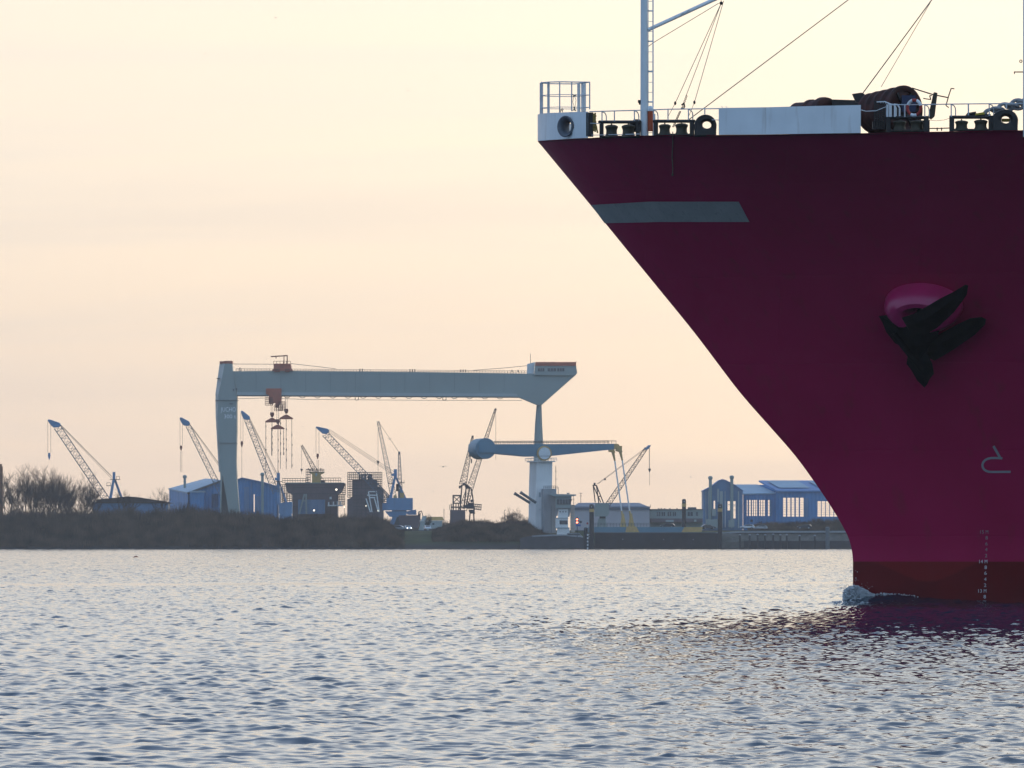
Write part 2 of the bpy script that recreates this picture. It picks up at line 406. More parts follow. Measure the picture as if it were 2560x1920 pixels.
    n2 = N(t, 'ShaderNodeTexNoise'); n2.inputs['Scale'].default_value = 1.0; n2.inputs['Detail'].default_value = 4; n2.inputs['Roughness'].default_value = 0.7; t.links.new(mp.outputs[0], n2.inputs[0])
    sp = N(t, 'ShaderNodeSeparateXYZ'); t.links.new(g.outputs['Position'], sp.inputs[0])
    far = ramp(t, math_n(t, 'DIVIDE', sp.outputs[1], 2000.0), [(0.06, 0.0), (0.3, 1.0)])
    b2 = N(t, 'ShaderNodeBump'); b2.inputs['Distance'].default_value = 0.9; t.links.new(math_n(t, 'MULTIPLY', far.outputs[0], 1.0), b2.inputs['Strength'])
    t.links.new(n2.outputs[0], b2.inputs['Height']); t.links.new(bp.outputs[0], b2.inputs['Normal']); t.links.new(b2.outputs[0], b.inputs['Normal'])
    o = link_mesh('water', me, m); tag(o, kind='structure')
build_water()

# ------------------------------------------------------------------ land
def build_land():
    rng = random.Random(2)
    prof = [(1994, -1.5), (1999, 0.1), (2004, 0.9), (2016, 2.6), (2030, 4.6), (2044, 5.3), (2062, 5.6), (2200, 5.6), (3300, 5.6)]
    xsn = np.concatenate([[-4000, -1500, -600], np.arange(-240, 245, 6.0), [600, 1500, 4000]])
    V = []; Fc = []
    for x in xsn:
        for y, z in prof:
            j = rng.uniform(-0.25, 0.25) if 0 < z < 5.5 else 0
            V.append((float(x), y + (rng.uniform(-0.8, 0.8) if z < 1 else 0), z + j))
    k = len(prof)
    for i in range(len(xsn) - 1):
        for j in range(k - 1): Fc.append((i * k + j, (i + 1) * k + j, (i + 1) * k + j + 1, i * k + j + 1))
    mb = MB(); mb.add(V, Fc)
    m = mat('grassy river bank', (0.045, 0.062, 0.025), 0.95, 0.35, 0.15, bump=0.5, spec=0.1)
    t = m.node_tree; g = N(t, 'ShaderNodeNewGeometry'); s = N(t, 'ShaderNodeSeparateXYZ'); t.links.new(g.outputs['Position'], s.inputs[0])
    f = ramp(t, math_n(t, 'MULTIPLY', s.outputs[2], 0.2), [(0.2, 0.0), (0.42, 1.0)])
    b = t.nodes['Principled BSDF']; old = b.inputs['Base Color'].links[0].from_socket
    t.links.new(mixc(t, f.outputs[0], (0.045, 0.042, 0.04), old), b.inputs['Base Color'])
    tag(mb.build('bank_land', m), kind='structure')
    mb = MB(); mb.box(-300, 300, 2052, 2058, 5.5, 5.68)
    tag(mb.build('dike_road', mat('grey asphalt', (0.10, 0.10, 0.105), 0.9, 0.1, 0.3)), kind='structure')
build_land()

# ------------------------------------------------------------------ twigs: bare trees and brush
def twig_mesh(name, segs, m):
    """segs: array (n, 8) of ax ay az bx by bz ra rb -> three-sided tapered sticks"""
    S = np.asarray(segs, dtype=float); a = S[:, :3]; b = S[:, 3:6]; ra = S[:, 6]; rb = S[:, 7]
    d = b - a; d /= np.linalg.norm(d, axis=1)[:, None] + 1e-9
    ref = np.where(np.abs(d[:, 1:2]) > 0.9, np.array([[1.0, 0, 0]]), np.array([[0, 1.0, 0]]))
    u = np.cross(d, ref); u /= np.linalg.norm(u, axis=1)[:, None] + 1e-9; w = np.cross(d, u)
    V = np.zeros((len(S), 6, 3))
    for i in range(3):
        t = 2 * math.pi * i / 3 + 0.5
        o = u * math.cos(t) + w * math.sin(t)
        V[:, i] = a + o * ra[:, None]; V[:, 3 + i] = b + o * rb[:, None]
    base = np.arange(len(S))[:, None, None] * 6
    Fq = base + np.array([[0, 1, 4, 3], [1, 2, 5, 4], [2, 0, 3, 5]])[None]
    Fq = Fq.reshape(-1, 4); V = V.reshape(-1, 3)
    me = bpy.data.meshes.new(name)
    me.vertices.add(len(V)); me.vertices.foreach_set('co', V.astype(np.float32).ravel())
    me.loops.add(len(Fq) * 4); me.loops.foreach_set('vertex_index', Fq.astype(np.int32).ravel())
    me.polygons.add(len(Fq)); me.polygons.foreach_set('loop_start', np.arange(0, len(Fq) * 4, 4, dtype=np.int32))
    me.update(calc_edges=True); me.materials.append(m)
    return me
def tree_segs(seed, h, spread, stems, levels=4, dens=1.0):
    rng = random.Random(seed); trunk = []; crown = []
    def grow(p, d, ln, r, lv):
        out = trunk if lv == 0 else crown
        n = 3; q = Vector(p); dd = Vector(d)
        pts = [q.copy()]
        for i in range(n):
            dd = (dd + Vector((rng.gauss(0, .10), rng.gauss(0, .10), 0.05 + rng.gauss(0, .05)))).normalized()
            q = q + dd * (ln / n); pts.append(q.copy())
        for i in range(n):
            r0 = r * (1 - 0.6 * i / n); r1 = r * (1 - 0.6 * (i + 1) / n)
            out.append((*pts[i], *pts[i + 1], max(r0, 0.013), max(r1, 0.010)))
        if lv >= levels: return
        kids = int((4 if lv == 0 else 5 if lv < levels - 1 else 6) * dens + rng.random())
        for c in range(kids):
            f = rng.uniform(0.3, 1.0) * n; i = min(n - 1, int(f)); pt = pts[i].lerp(pts[i + 1], f - i)
            a = rng.uniform(0, 2 * math.pi); tilt = rng.uniform(0.25, 0.65) * (0.6 + spread)
            base = (pts[i + 1] - pts[i]).normalized()
            side = Vector((math.cos(a), math.sin(a), 0)); nd = (base + side * tilt + Vector((0, 0, 0.18))).normalized()
            grow(pt, nd, ln * rng.uniform(0.48, 0.72), r * 0.5, lv + 1)
    for s in range(stems):
        a = rng.uniform(0, 2 * math.pi); t = 0.0 if stems == 1 else rng.uniform(0.1, 0.42) * (0.5 + spread)
        grow((math.cos(a) * 0.3 * (stems > 1), math.sin(a) * 0.3 * (stems > 1), 0), Vector((math.cos(a) * t, math.sin(a) * t, 1)).normalized(),
             h * rng.uniform(0.40, 0.52), h * 0.009 + 0.03, 0)
    T = np.array(trunk); C = np.array(crown)
    top = max(C[:, 5].max(), T[:, 5].max()); k = h / top
    for A in (T, C): A[:, :6] *= k
    return T, C
TREES = {}
def tree_kind(key, *a):
    T, C = tree_segs(*a); TREES[key] = (twig_mesh('trunk', T, M['bark']), twig_mesh('crown', C, M['bark']))
tree_kind('broad', 11, 20.0, 0.66, 6, 4, 1.02)
tree_kind('bushy', 12, 14.0, 0.7, 6, 4, 0.85)
tree_kind('slim', 13, 16.0, 0.35, 2, 4, 0.95)
tree_kind('small', 14, 9.0, 0.7, 4, 3, 1.1)
def bare_tree(key, px, pytop, Y, zb, rz, label, group='bare winter trees on the bank', wide=1.0):
    p = W(px, pytop, Y); base_h = {'broad': 20.0, 'bushy': 14.0, 'slim': 16.0, 'small': 9.0}[key]
    s = (p.z - zb) / base_h * 1.07
    o = thing('bare_tree', label, 'tree', (p.x, Y, zb), rz, group); o.scale = (s * wide, s * wide, s)
    for nm, me in zip(('trunk', 'crown'), TREES[key]):
        c = bpy.data.objects.new(nm, me); COL.objects.link(c); c.parent = o
    return o
g2 = 'bare trees of the tall clump'
bare_tree('broad', 98, 1166, 2068, 5.0, 0.3, 'bare many-stemmed tree, tallest of the clump, below the hanging hook of the outermost jib crane', g2, 0.95)
bare_tree('broad', 132, 1172, 2072, 5.0, 2.1, 'bare rounded tree just beside the tallest tree of the clump, towards the jib crane', g2, 0.85)
bare_tree('bushy', 68, 1182, 2066, 5.0, 4.0, 'bare bushy tree on the clump side nearer the orange brick chimney', g2, 0.9)
bare_tree('broad', 172, 1190, 2070, 5.0, 1.2, 'bare tree of middle height between the tallest tree and the jib foot', g2, 0.8)
bare_tree('bushy', 205, 1185, 2066, 5.0, 5.2, 'bare tree whose top the lattice jib passes over, at the clump end', g2, 0.85)
bare_tree('slim', 36, 1190, 2072, 5.0, 0.9, 'thin bare tree standing between the brick chimney and the clump', g2, 1.2)
bare_tree('slim', 14, 1183, 2076, 5.0, 3.3, 'thin loose bare tree close beside the orange brick chimney', g2, 1.3)
bare_tree('bushy', 232, 1208, 2062, 5.0, 2.6, 'low bare tree under the lower half of the outermost lattice jib', g2, 0.9)
bare_tree('bushy', 150, 1200, 2056, 4.6, 3.0, 'bare bushy tree low in front of the middle of the tall clump', g2, 1.0)
bare_tree('slim', 408, 1219, 2066, 5.0, 0.4, 'single slender bare tree beside the pale roof end of the blue shed', None, 0.9)
bare_tree('small', 315, 1226, 2062, 5.0, 1.7, 'small bare tree against the foot of the blue crane mast above the dark barn roof', None, 1.1)
bare_tree('small', 1062, 1285, 2066, 5.2, 0.7, 'small bare tree beside the pale site huts below the gull', None, 1.2)
bare_tree('bushy', 1295, 1270, 2072, 5.2, 1.9, 'broad bare tree beside the white bridge tower foot', None, 1.5)
bare_tree('bushy', 1262, 1281, 2074, 5.2, 4.4, 'low bare tree between the lamp post and the broad tree at the bridge tower', None, 1.3)

def brush(name, spans, label_kind='stuff', n=30000, Y0=2001, Y1=2048, seed=3, col='thicket', zmax_jit=0.12):
    """spans: (px, pytop) outline of the brush top; sticks fill the body below it"""
    rng = np.random.default_rng(seed)
    px = rng.uniform(spans[0][0], spans[-1][0], n); Y = rng.uniform(Y0, Y1, n)
    top = np.interp(px, [s[0] for s in spans], [s[1] for s in spans])
    zt = H + (HY - top) * Y / F
    gz = np.interp(Y, [1994, 1999, 2004, 2016, 2030, 2044, 2062], [-1.5, 0.1, 0.9, 2.6, 4.6, 5.3, 5.6])
    X = (px - 1280) * Y / F
    clump = 0.5 + 0.5 * np.sin(X * 0.55 + 2 * np.sin(Y * 0.3)) * np.sin(X * 0.21 + Y * 0.25 + 1.0)
    slope = np.clip((Y - Y0) / max(1, (Y1 - Y0) * 0.7), 0.0, 1.0)
    hh = (zt - gz) * (0.22 + 0.72 * slope ** 0.8) * (0.70 + 0.20 * clump + 0.14 * np.sin(X * 1.9 + 3 * np.sin(Y * .5)) * np.sin(X * 0.83 + 1.7)) * (1.06 - zmax_jit * rng.random(n) ** 1.5 * 3.2)
    hh = np.maximum(hh, 0.5)
    segs = []
    tilt = rng.normal(0, 0.16, (n, 2)); z0 = gz - 0.2
    f0 = rng.uniform(0.0, 0.55, n)
    a = np.stack([X, Y, z0 + hh * f0], 1); b = np.stack([X + tilt[:, 0] * hh * (1 - f0), Y + tilt[:, 1] * hh * (1 - f0), z0 + hh], 1)
    S = np.concatenate([a, b, np.full((n, 1), 0.075), np.full((n, 1), 0.012)], 1)
    # side twigs
    k = n // 2; i = rng.integers(0, n, k); f = rng.uniform(0.4, 0.95, (k, 1)); p = a[i] + (b[i] - a[i]) * f
    dd = np.stack([rng.normal(0, 0.5, k), rng.normal(0, 0.5, k), rng.uniform(0.4, 1.2, k)], 1) * rng.uniform(0.5, 1.6, (k, 1))
    q = p + dd; q[:, 2] = np.minimum(q[:, 2], (z0 + hh)[i] + 0.3)
    S2 = np.concatenate([p, q, np.full((k, 1), 0.04), np.full((k, 1), 0.010)], 1)
    me = twig_mesh(name, np.concatenate([S, S2]), M[col]); o = link_mesh(name, me, None)
    tag(o, kind='stuff'); return o
tag(brush('undergrowth', [(-420, 1262), (0, 1268), (60, 1258), (240, 1262), (300, 1252), (360, 1265), (420, 1252), (470, 1246), (520, 1258), (570, 1262), (640, 1268), (700, 1280), (780, 1279), (860, 1276), (930, 1279), (968, 1290), (1000, 1330), (1012, 1352)], n=62000),
    'dense brown bare brush along the water below the shipyard', 'brush')
tag(brush('shrubbery', [(1080, 1322), (1110, 1308), (1160, 1290), (1200, 1290), (1240, 1300), (1280, 1292), (1320, 1292), (1348, 1312), (1370, 1330)], n=12000, Y0=2012, Y1=2046, seed=4),
    'brown bare shrubs on the bank beside the bridge tower foot', 'shrubs')
tag(brush('hedge_shrubbery', [(1870, 1312), (1900, 1299), (1940, 1296), (1990, 1298), (2040, 1290), (2090, 1284), (2160, 1282), (2260, 1284)], n=9000, Y0=2059, Y1=2072, seed=6),
    'brown bare hedge in front of the bright blue hall', 'hedge')
tag(brush('far_treeline', [(905, 1300), (930, 1287), (950, 1292), (1000, 1288), (1050, 1286), (1085, 1291), (1120, 1294), (1200, 1296), (1260, 1296), (1330, 1285)], n=9000, Y0=2700, Y1=2760, seed=8),
    'low line of far bare trees behind the shipyard', 'treeline')

# ------------------------------------------------------------------ lettering
def text_polys(s, size):
    cu = bpy.data.curves.new('lettering', 'FONT'); cu.body = s; cu.size = size; cu.align_x = 'LEFT'; cu.resolution_u = 3
    o = bpy.data.objects.new('lettering', cu); COL.objects.link(o); bpy.context.view_layer.update()
    me = o.to_mesh(); vs = [tuple(v.co) for v in me.vertices]; fs = [tuple(p.vertices) for p in me.polygons]
    o.to_mesh_clear(); bpy.data.objects.remove(o); bpy.data.curves.remove(cu)
    return vs, fs
def flat_text(mb, s, px0, py_base, height_px, Y, width_px=None, th=0.06):
    vs, fs = text_polys(s, 1.0)
    x0 = min(v[0] for v in vs); x1 = max(v[0] for v in vs); z1 = max(v[1] for v in vs)
    k = height_px / z1; kx = (width_px / (x1 - x0)) if width_px else k
    mb.add([W(px0 + (v[0] - x0) * kx, py_base - v[1] * k, Y) + Vector((0, 0, 0)) for v in vs], fs)

# ------------------------------------------------------------------ gantry crane
def gantry():
    Y = 2300.0; base = W(570, 1290, Y)
    g = thing('gantry_crane', 'huge grey gantry crane spanning the shipyard with JUCHO lettering on its thick leg', 'crane', (base.x, Y, 5.6))
    cg = M['crane_grey']
    mb = MB(); mb.pxprism([(562, 909), (580, 909), (582, 930), (592, 988), (592, 1075), (590, 1150), (592, 1200), (599, 1292), (574, 1292), (556, 1187), (552, 1292), (549, 1292), (551, 1200), (548, 1120), (543, 1045), (546, 988)], Y, 8.0)
    leg = mb.build('fixed_leg', cg, g)
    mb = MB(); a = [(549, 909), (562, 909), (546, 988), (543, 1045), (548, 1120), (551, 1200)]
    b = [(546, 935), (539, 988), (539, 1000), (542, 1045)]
    # slanted side facet, in paler paint to mimic the sky light on it
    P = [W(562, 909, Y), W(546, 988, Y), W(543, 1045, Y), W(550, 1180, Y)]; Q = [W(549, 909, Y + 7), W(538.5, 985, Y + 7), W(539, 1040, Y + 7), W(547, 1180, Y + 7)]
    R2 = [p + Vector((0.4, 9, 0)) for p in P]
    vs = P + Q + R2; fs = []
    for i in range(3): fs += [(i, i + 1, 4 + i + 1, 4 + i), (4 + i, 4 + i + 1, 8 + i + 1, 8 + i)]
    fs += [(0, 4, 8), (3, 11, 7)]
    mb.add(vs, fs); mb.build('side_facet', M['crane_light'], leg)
    mb = MB(); mb.pxbox(561, 580.5, 902, 909, Y - 0.05, 8.2); mb.pxbox(549, 561, 903, 909, Y + 3, 5); mb.build('orange_cap', M['orange'], leg)
    mb = MB(); mb.pxprism([(556, 1190), (575, 1292), (550, 1292)], Y + 2.5, 0.3); mb.build('leg_shade_panel', M['crane_dark'], leg)  # dark sheet painted in for the shaded inner face of the leg
    mb = MB(); flat_text(mb, 'JUCHO', 551.5, 1029, 11, Y - 0.08, 38); flat_text(mb, '300 t', 560, 1046, 10, Y - 0.08, 30)
    mb.build('lettering', M['letter'], leg)
    for yy, x0, x1 in ((1000, 538, 594), (1107, 547, 592), (945, 541, 548)): mb = MB(); mb.pxbox(x0, x1, yy, yy + 1.2, Y - 0.35, 8.6); mb.build('walkway', M['crane_dark'], leg)
    for x0, y0, x1, y1 in ((582, 972, 585, 977), (589, 970, 593, 975), (574, 1008, 582, 1011)): mb = MB(); mb.pxbox(x0, x1, y0, y1, Y - 0.3, 0.3); mb.build('hatch', M['crane_dark'], leg)
    mb = MB(); mb.pxprism([(581, 928), (700, 927), (1050, 930), (1330, 934), (1438, 938), (1354, 1012), (1342, 1012), (1290, 990.5), (592, 980)], Y + 0.5, 7.0)
    gd = mb.build('girder', cg, g)
    mb = MB()
    for x in range(640, 1320, 62): mb = MB(); mb.pxbox(x, x + .6, 931 + (x - 590) * .005, 979, Y + .44, .1); mb.build('panel_joint', M['crane_dark'], gd)
    mb = MB(); mb.pxprism([(592, 980), (1292, 984), (1296, 992), (592, 988)], Y + 0.1, 7.8); mb.build('lower_flange', M['crane_light'], gd)
    mb = MB(); mb.pxprism([(592, 988.3), (1296, 992.3), (1296, 993.6), (592, 989.6)], Y + 0.3, 7.4); mb.build('rail_beam', M['crane_dark'], gd)
    mb = MB()
    for x in range(590, 1318, 7): mb.bar(W(x, 929 + (x - 590) * .008, Y + .7), W(x, 921.5 + (x - 590) * .008, Y + .7), 0.12)
    for dy in (921.5, 925): mb.bar(W(590, dy, Y + .7), W(1318, dy + 5.8, Y + .7), 0.12)
    for x in (600, 1025, 1031, 1037, 900, 906, 1152, 1158, 1164, 1280, 1295): mb.bar(W(x, 930, Y + 1), W(x, 919 + (x - 590) * .008, Y + 1), 0.3)
    mb.build('handrail', M['dark_steel'], gd)
    mb = MB()
    for x in range(710, 1280, 38):
        pts = [W(x + dx, 990 + (x - 590) * .005 + 4.2 * (1 - ((dx - 8) / 8.0) ** 2), Y + 2) for dx in (0, 4, 8, 12, 16)]
        mb.path(pts, 0.1, 4); mb.build('festoon_loop', M['dark_steel'], gd); mb = MB()
    for x in (888, 1107):
        mb = MB()
        for q in (x, x + 8): mb.bar(W(q, 991, Y + 2), W(q, 1000, Y + 2), 0.2)
        mb.bar(W(x, 1000, Y + 2), W(x + 8, 1000, Y + 2), 0.2); mb.build('hanging_cage', M['dark_steel'], gd)
    mb = MB(); mb.path([W(592, 997, Y + 4), W(665, 995, Y + 4), W(760, 998.5, Y + 4), W(1100, 1001, Y + 4), W(1305, 1001, Y + 4)], 0.07, 4)
    mb.path([W(581, 910, Y + 4), W(684, 910.5, Y + 4)], 0.08, 4); mb.path([W(727, 909, Y + 4), W(790, 916, Y + 4), W(840, 922, Y + 4)], 0.08, 4)
    mb.path([W(1180, 926, Y + 4), W(1260, 920, Y + 4), W(1320, 914, Y + 4)], 0.08, 4)
    mb.build('cable', M['cable'], g)
    # machine house
    mb = MB(); mb.pxprism([(1338, 906), (1439, 906), (1443, 932), (1438, 938.5), (1335, 937.5)], Y - 0.3, 8.6); mh = mb.build('machine_house', cg, g)
    mb = MB(); mb.pxprism([(1318, 910), (1337.5, 905), (1334.5, 937), (1317, 935)], Y + 2, 6.0); mb.build('end_wall', M['ship_white'], mh)
    mb = MB(); mb.pxprism([(1339, 905), (1440, 905), (1440.5, 914.5), (1338.5, 914.5)], Y - 0.5, 9.0); mb.build('roof_band', M['orange'], mh)
    for x0, x1 in ((1345, 1361), (1369, 1390), (1393, 1411)):
        mb = MB(); mb.pxbox(x0, x1, 920.5, 928.5, Y - 0.36, 0.2); w = mb.build('window', M['window_dark'], mh)
        mb = MB()
        for k in (1, 2): mb = MB(); mb.pxbox(x0 + (x1 - x0) * k / 3 - .5, x0 + (x1 - x0) * k / 3 + .5, 920.5, 928.5, Y - 0.42, 0.1); mb.build('mullion', cg, w)
    mb = MB(); mb.bar(W(1326, 909, Y + 3), W(1326, 884, Y + 3), 0.16); mb.bar(W(1440, 906, Y + 3), W(1441, 903, Y + 3), 0.16); mb.build('antenna', M['dark_steel'], mh)
    # hinged leg
    mb = MB(); s = Y / F
    pts = [(1348, 1010, 5, 2.2), (1347.5, 1016, 6.5, 3), (1346.5, 1060, 9, 4), (1346.5, 1110, 11.5, 5), (1346, 1300, 15, 7)]
    n = 8; vs = []
    for px, py, hw, hd in pts:
        c = W(px, py, Y + 4)
        for i in range(n):
            t = 2 * math.pi * i / n + math.pi / 8
            vs.append(c + Vector((math.cos(t) * hw * s * 1.08, math.sin(t) * hd * 0.5, 0)))
    fs = [(k * n + i, k * n + (i + 1) % n, (k + 1) * n + (i + 1) % n, (k + 1) * n + i) for k in range(len(pts) - 1) for i in range(n)] + [tuple(range(n)), tuple(range((len(pts) - 1) * n, len(pts) * n))]
    mb.add(vs, fs); mb.build('hinged_leg', M['crane_grey'], g)
    # trolleys
    mb = MB(); mb.pxprism([(684, 909), (726, 909), (728, 921), (733, 927), (680, 927), (684, 921)], Y - 0.4, 8.8); tr = mb.build('upper_trolley', M['orange'], g)
    mb = MB(); mb.bar(W(718, 909, Y + 3), W(718, 888, Y + 3), 0.35); mb.bar(W(710, 909, Y + 3), W(710, 890, Y + 3), 0.3); mb.bar(W(677, 891.5, Y + 3), W(719, 889, Y + 3), 0.4); mb.bar(W(690, 891, Y + 3), W(690, 896, Y + 3), 0.3)
    for x in (684, 692, 700, 708, 716, 726): mb.bar(W(x, 909, Y - .3), W(x, 903, Y - .3), 0.14)
    mb.bar(W(684, 903, Y - .3), W(726, 903, Y - .3), 0.14); mb.build('hoist_frame', M['rust_red'], tr)
    mb = MB(); mb.pxbox(712, 724, 922, 930, Y - 0.5, 0.4); mb.pxbox(686, 700, 922, 930, Y - .5, .4); mb.build('bogie', M['rust_red'], tr)
    mb = MB(); mb.pxprism([(665, 971), (704, 971), (702, 1007), (696, 1012), (696, 1018), (688, 1018), (688, 1008), (684, 1006), (680, 1009), (672, 1009), (672, 988), (665, 985)], Y - 0.3, 8.6); lt = mb.build('lower_trolley', M['orange'], g)
    mb = MB()
    for x0, x1, y0, y1, nx, ny in ((663, 681, 994, 1013, 4, 4), (697, 714, 1004, 1026, 5, 6), (686, 706, 1012, 1027, 4, 4)):
        for i in range(nx + 1): mb.bar(W(x0 + (x1 - x0) * i / nx, y0, Y - .5), W(x0 + (x1 - x0) * i / nx, y1, Y - .5), 0.16)
        for j in range(ny + 1): mb.bar(W(x0, y0 + (y1 - y0) * j / ny, Y - .5), W(x1, y0 + (y1 - y0) * j / ny, Y - .5), 0.16)
    mb.build('service_cage', M['rust_red'], lt)
    for cx, top, hy, bx, by, chains in ((680, 1010, 1031, 680, 1044, ((664.5, 1198), (680, 1139), (696, 1060))), (715.5, 927, 1022, 715.5, 1036, ((701, 1172), (715.5, 1173), (729.5, 1171))), (694.5, 1020, 1048, 694, 1061, ((679, 1139), (695, 1205), (709, 1138)))):
        mb = MB()
        for dx in (-2.2, 2.2): mb.bar(W(cx + dx, top, Y + 3), W(cx + dx, hy, Y + 3), 0.12)
        ho = mb.build('hoist_rope', M['cable'], g)
        mb = MB(); mb.pxprism([(cx - 4.5, hy), (cx + 4.5, hy), (cx + 5, hy + 6), (cx + 2, hy + 12), (cx - 2, hy + 12), (cx - 5, hy + 6)], Y + 2, 2); mb.build('hook_block', M['rust_red'], ho)
        mb = MB(); mb.pxprism([(bx, by), (bx + 3, by + 1), (bx + 17, by + 9), (bx + 17, by + 12), (bx - 17, by + 12), (bx - 17, by + 9), (bx - 3, by + 1)], Y + 2.3, 1.2); mb.build('spreader_beam', M['orange'], ho)
        mb = MB()
        for k, (x, yb) in enumerate(chains):
            mb.bar(W(x, by + 11, Y + 3), W(x, yb, Y + 3), 0.17)
            for q in range(4): yy = by + 20 + (yb - by - 24) * (q + 0.6 * k) / 4.5; mb.bar(W(x + .4, yy, Y + 3), W(x + .4, yy + 4 + q, Y + 3), 0.32)
        mb.build('chain_sling', M['cable'], ho)
gantry()

# ------------------------------------------------------------------ jib cranes
def jib_crane(name, label, Y, tip, foot, wt_, wf, n, head, boom_m, stays, apex_parts, hook, base_parts, t=0.2, group='jib cranes of the shipyard', extra=None):
    base = W(foot[0], foot[1], Y); g = thing(name, label, 'crane', (base.x, Y, 5.6), 0, group)
    s = Y / F
    mb = MB(); lattice(mb, W(*tip, Y), W(*foot, Y), wt_ * s, wf * s, n, t); jb = mb.build('jib', boom_m, g)
    if head:
        mb = MB(); mb.pxprism(head, Y - 1.2, 2.4); mb.build('jib_head', M['blue_crane'], jb, bevel=0.1)
    if stays:
        mb = MB()
        for a, b in stays: mb.bar(W(*a, Y), W(*b, Y), 0.10)
        mb.build('stay_rope', M['cable'], g)
    for nm, m, fn in apex_parts + base_parts:
        mb = MB(); fn(mb); mb.build(nm, m, g)
    if hook:
        mb = MB()
        for x, y0, y1 in hook['lines']: mb.bar(W(x, y0, Y), W(x, y1, Y), 0.10)
        hr = mb.build('hoist_rope', M['cable'], g)
        cx, y0, y1 = hook['block']
        mb = MB(); mb.pxprism([(cx - 2.4, y0), (cx + 2.4, y0), (cx + 3.2, (y0 + y1) / 2), (cx + 1.6, y1), (cx + .6, y1 + 3), (cx - .6, y1 + 3), (cx - 1.6, y1), (cx - 3.2, (y0 + y1) / 2)], Y - 0.5, 1.0)
        mb.build('hook_block', hook.get('m', M['rust_red']), hr)
    return g
Y1 = 2250
jib_crane('jib_crane', 'blue headed lattice jib crane standing alone beyond the tall bare trees', Y1, (143, 1067), (267, 1251), 17, 17, 22,
    [(119, 1052), (121, 1048), (126, 1049), (149, 1057), (152, 1062), (147, 1068), (134, 1069), (127, 1063)], M['boom_steel'],
    [((151, 1062), (281, 1194)), ((150, 1060), (279, 1190)), ((151, 1064), (279, 1197))],
    [('mast', M['blue_crane'], lambda mb: (mb.pxbox(281.5, 288, 1180, 1203, Y1 - .6, 1.2), mb.pxprism([(281, 1199), (287, 1199), (279, 1248), (272, 1248)], Y1 - 2, .8), mb.pxprism([(284, 1199), (290, 1199), (308, 1248), (302, 1248)], Y1 + 1.5, .8))),
     ('platform', M['dark_steel'], lambda mb: (mb.pxbox(275, 299, 1198, 1199.4, Y1 - 2, 4), mb.pxbox(266, 277, 1213.5, 1215, Y1 - 2, 3), [mb.bar(W(x, 1198, Y1 - 2), W(x, 1191, Y1 - 2), .12) for x in (291, 299)], mb.bar(W(291, 1191, Y1 - 2), W(299, 1191, Y1 - 2), .12), [mb.bar(W(x, 1214, Y1 - 2), W(x, 1207, Y1 - 2), .12) for x in (267, 276)], mb.bar(W(267, 1207, Y1 - 2), W(276, 1207, Y1 - 2), .12)))],
    {'lines': [(119.5, 1052, 1132), (127, 1062, 1132)], 'block': (122.8, 1132, 1146), 'm': M['blue_crane']},
    [('portal', M['blue_crane'], lambda mb: (mb.pxbox(262, 312, 1246, 1270, Y1 - 3, 6), mb.pxprism([(268, 1268), (306, 1268), (316, 1325), (304, 1325), (290, 1285), (280, 1325), (262, 1325)], Y1 - 3, 6)))])
Y2 = 2355
jib_crane('jib_crane', 'blue headed lattice jib crane half hidden behind the thick gantry leg', Y2, (470, 1064), (580, 1285), 11, 14, 24,
    [(449, 1046), (451, 1043), (455, 1044), (472, 1053), (475, 1058), (471, 1065), (460, 1064), (454, 1058)], M['boom_steel'],
    [((474, 1060), (580, 1205)), ((473, 1058), (578, 1200)), ((475, 1063), (580, 1212))],
    [('mast', M['blue_crane'], lambda mb: mb.pxprism([(576, 1195), (584, 1195), (588, 1290), (572, 1290)], Y2, 1))],
    {'lines': [(450, 1048, 1114), (456, 1060, 1114), (451, 1128, 1180), (454.5, 1128, 1180)], 'block': (452.5, 1114, 1124)},
    [('portal', M['blue_crane'], lambda mb: mb.pxbox(560, 600, 1284, 1325, Y2 - 3, 6))])
Y3 = 2260
jib_crane('jib_crane', 'blue headed lattice jib crane reaching up beside the open side of the gantry leg', Y3, (617, 1049), (690, 1232), 12, 15, 24,
    [(602, 1029), (604, 1026), (608, 1028), (624, 1041), (625, 1047), (620, 1050), (610, 1049), (605, 1040)], M['boom_steel'],
    [((624, 1046), (694, 1190)), ((623, 1043), (694, 1186)), ((624, 1050), (693, 1194))],
    [('mast', M['blue_crane'], lambda mb: (mb.pxbox(692, 699.5, 1182, 1262, Y3 - .6, 1.2), mb.pxprism([(697, 1205), (700, 1205), (719, 1258), (714, 1258)], Y3 + 2, .7), mb.pxbox(687, 698, 1194, 1201, Y3 - 1, 2))),
     ('platform', M['dark_steel'], lambda mb: (mb.pxbox(688, 705, 1203, 1204.3, Y3 - 1.5, 3), mb.bar(W(698, 1204, Y3 - 1), W(712, 1258, Y3 - 1), .2)))],
    {'lines': [(602, 1031, 1103), (607.5, 1044, 1103), (604.5, 1118, 1195)], 'block': (604.5, 1103, 1115)},
    [('machine_house', M['blue_crane'], lambda mb: mb.pxprism([(697, 1258), (728, 1254), (730, 1256), (730, 1284), (697, 1284)], Y3 - 3, 6)),
     ('portal', M['blue_crane'], lambda mb: mb.pxprism([(700, 1284), (728, 1284), (736, 1325), (726, 1325), (714, 1295), (702, 1325), (692, 1325)], Y3 - 3, 6))])
Y4 = 2170
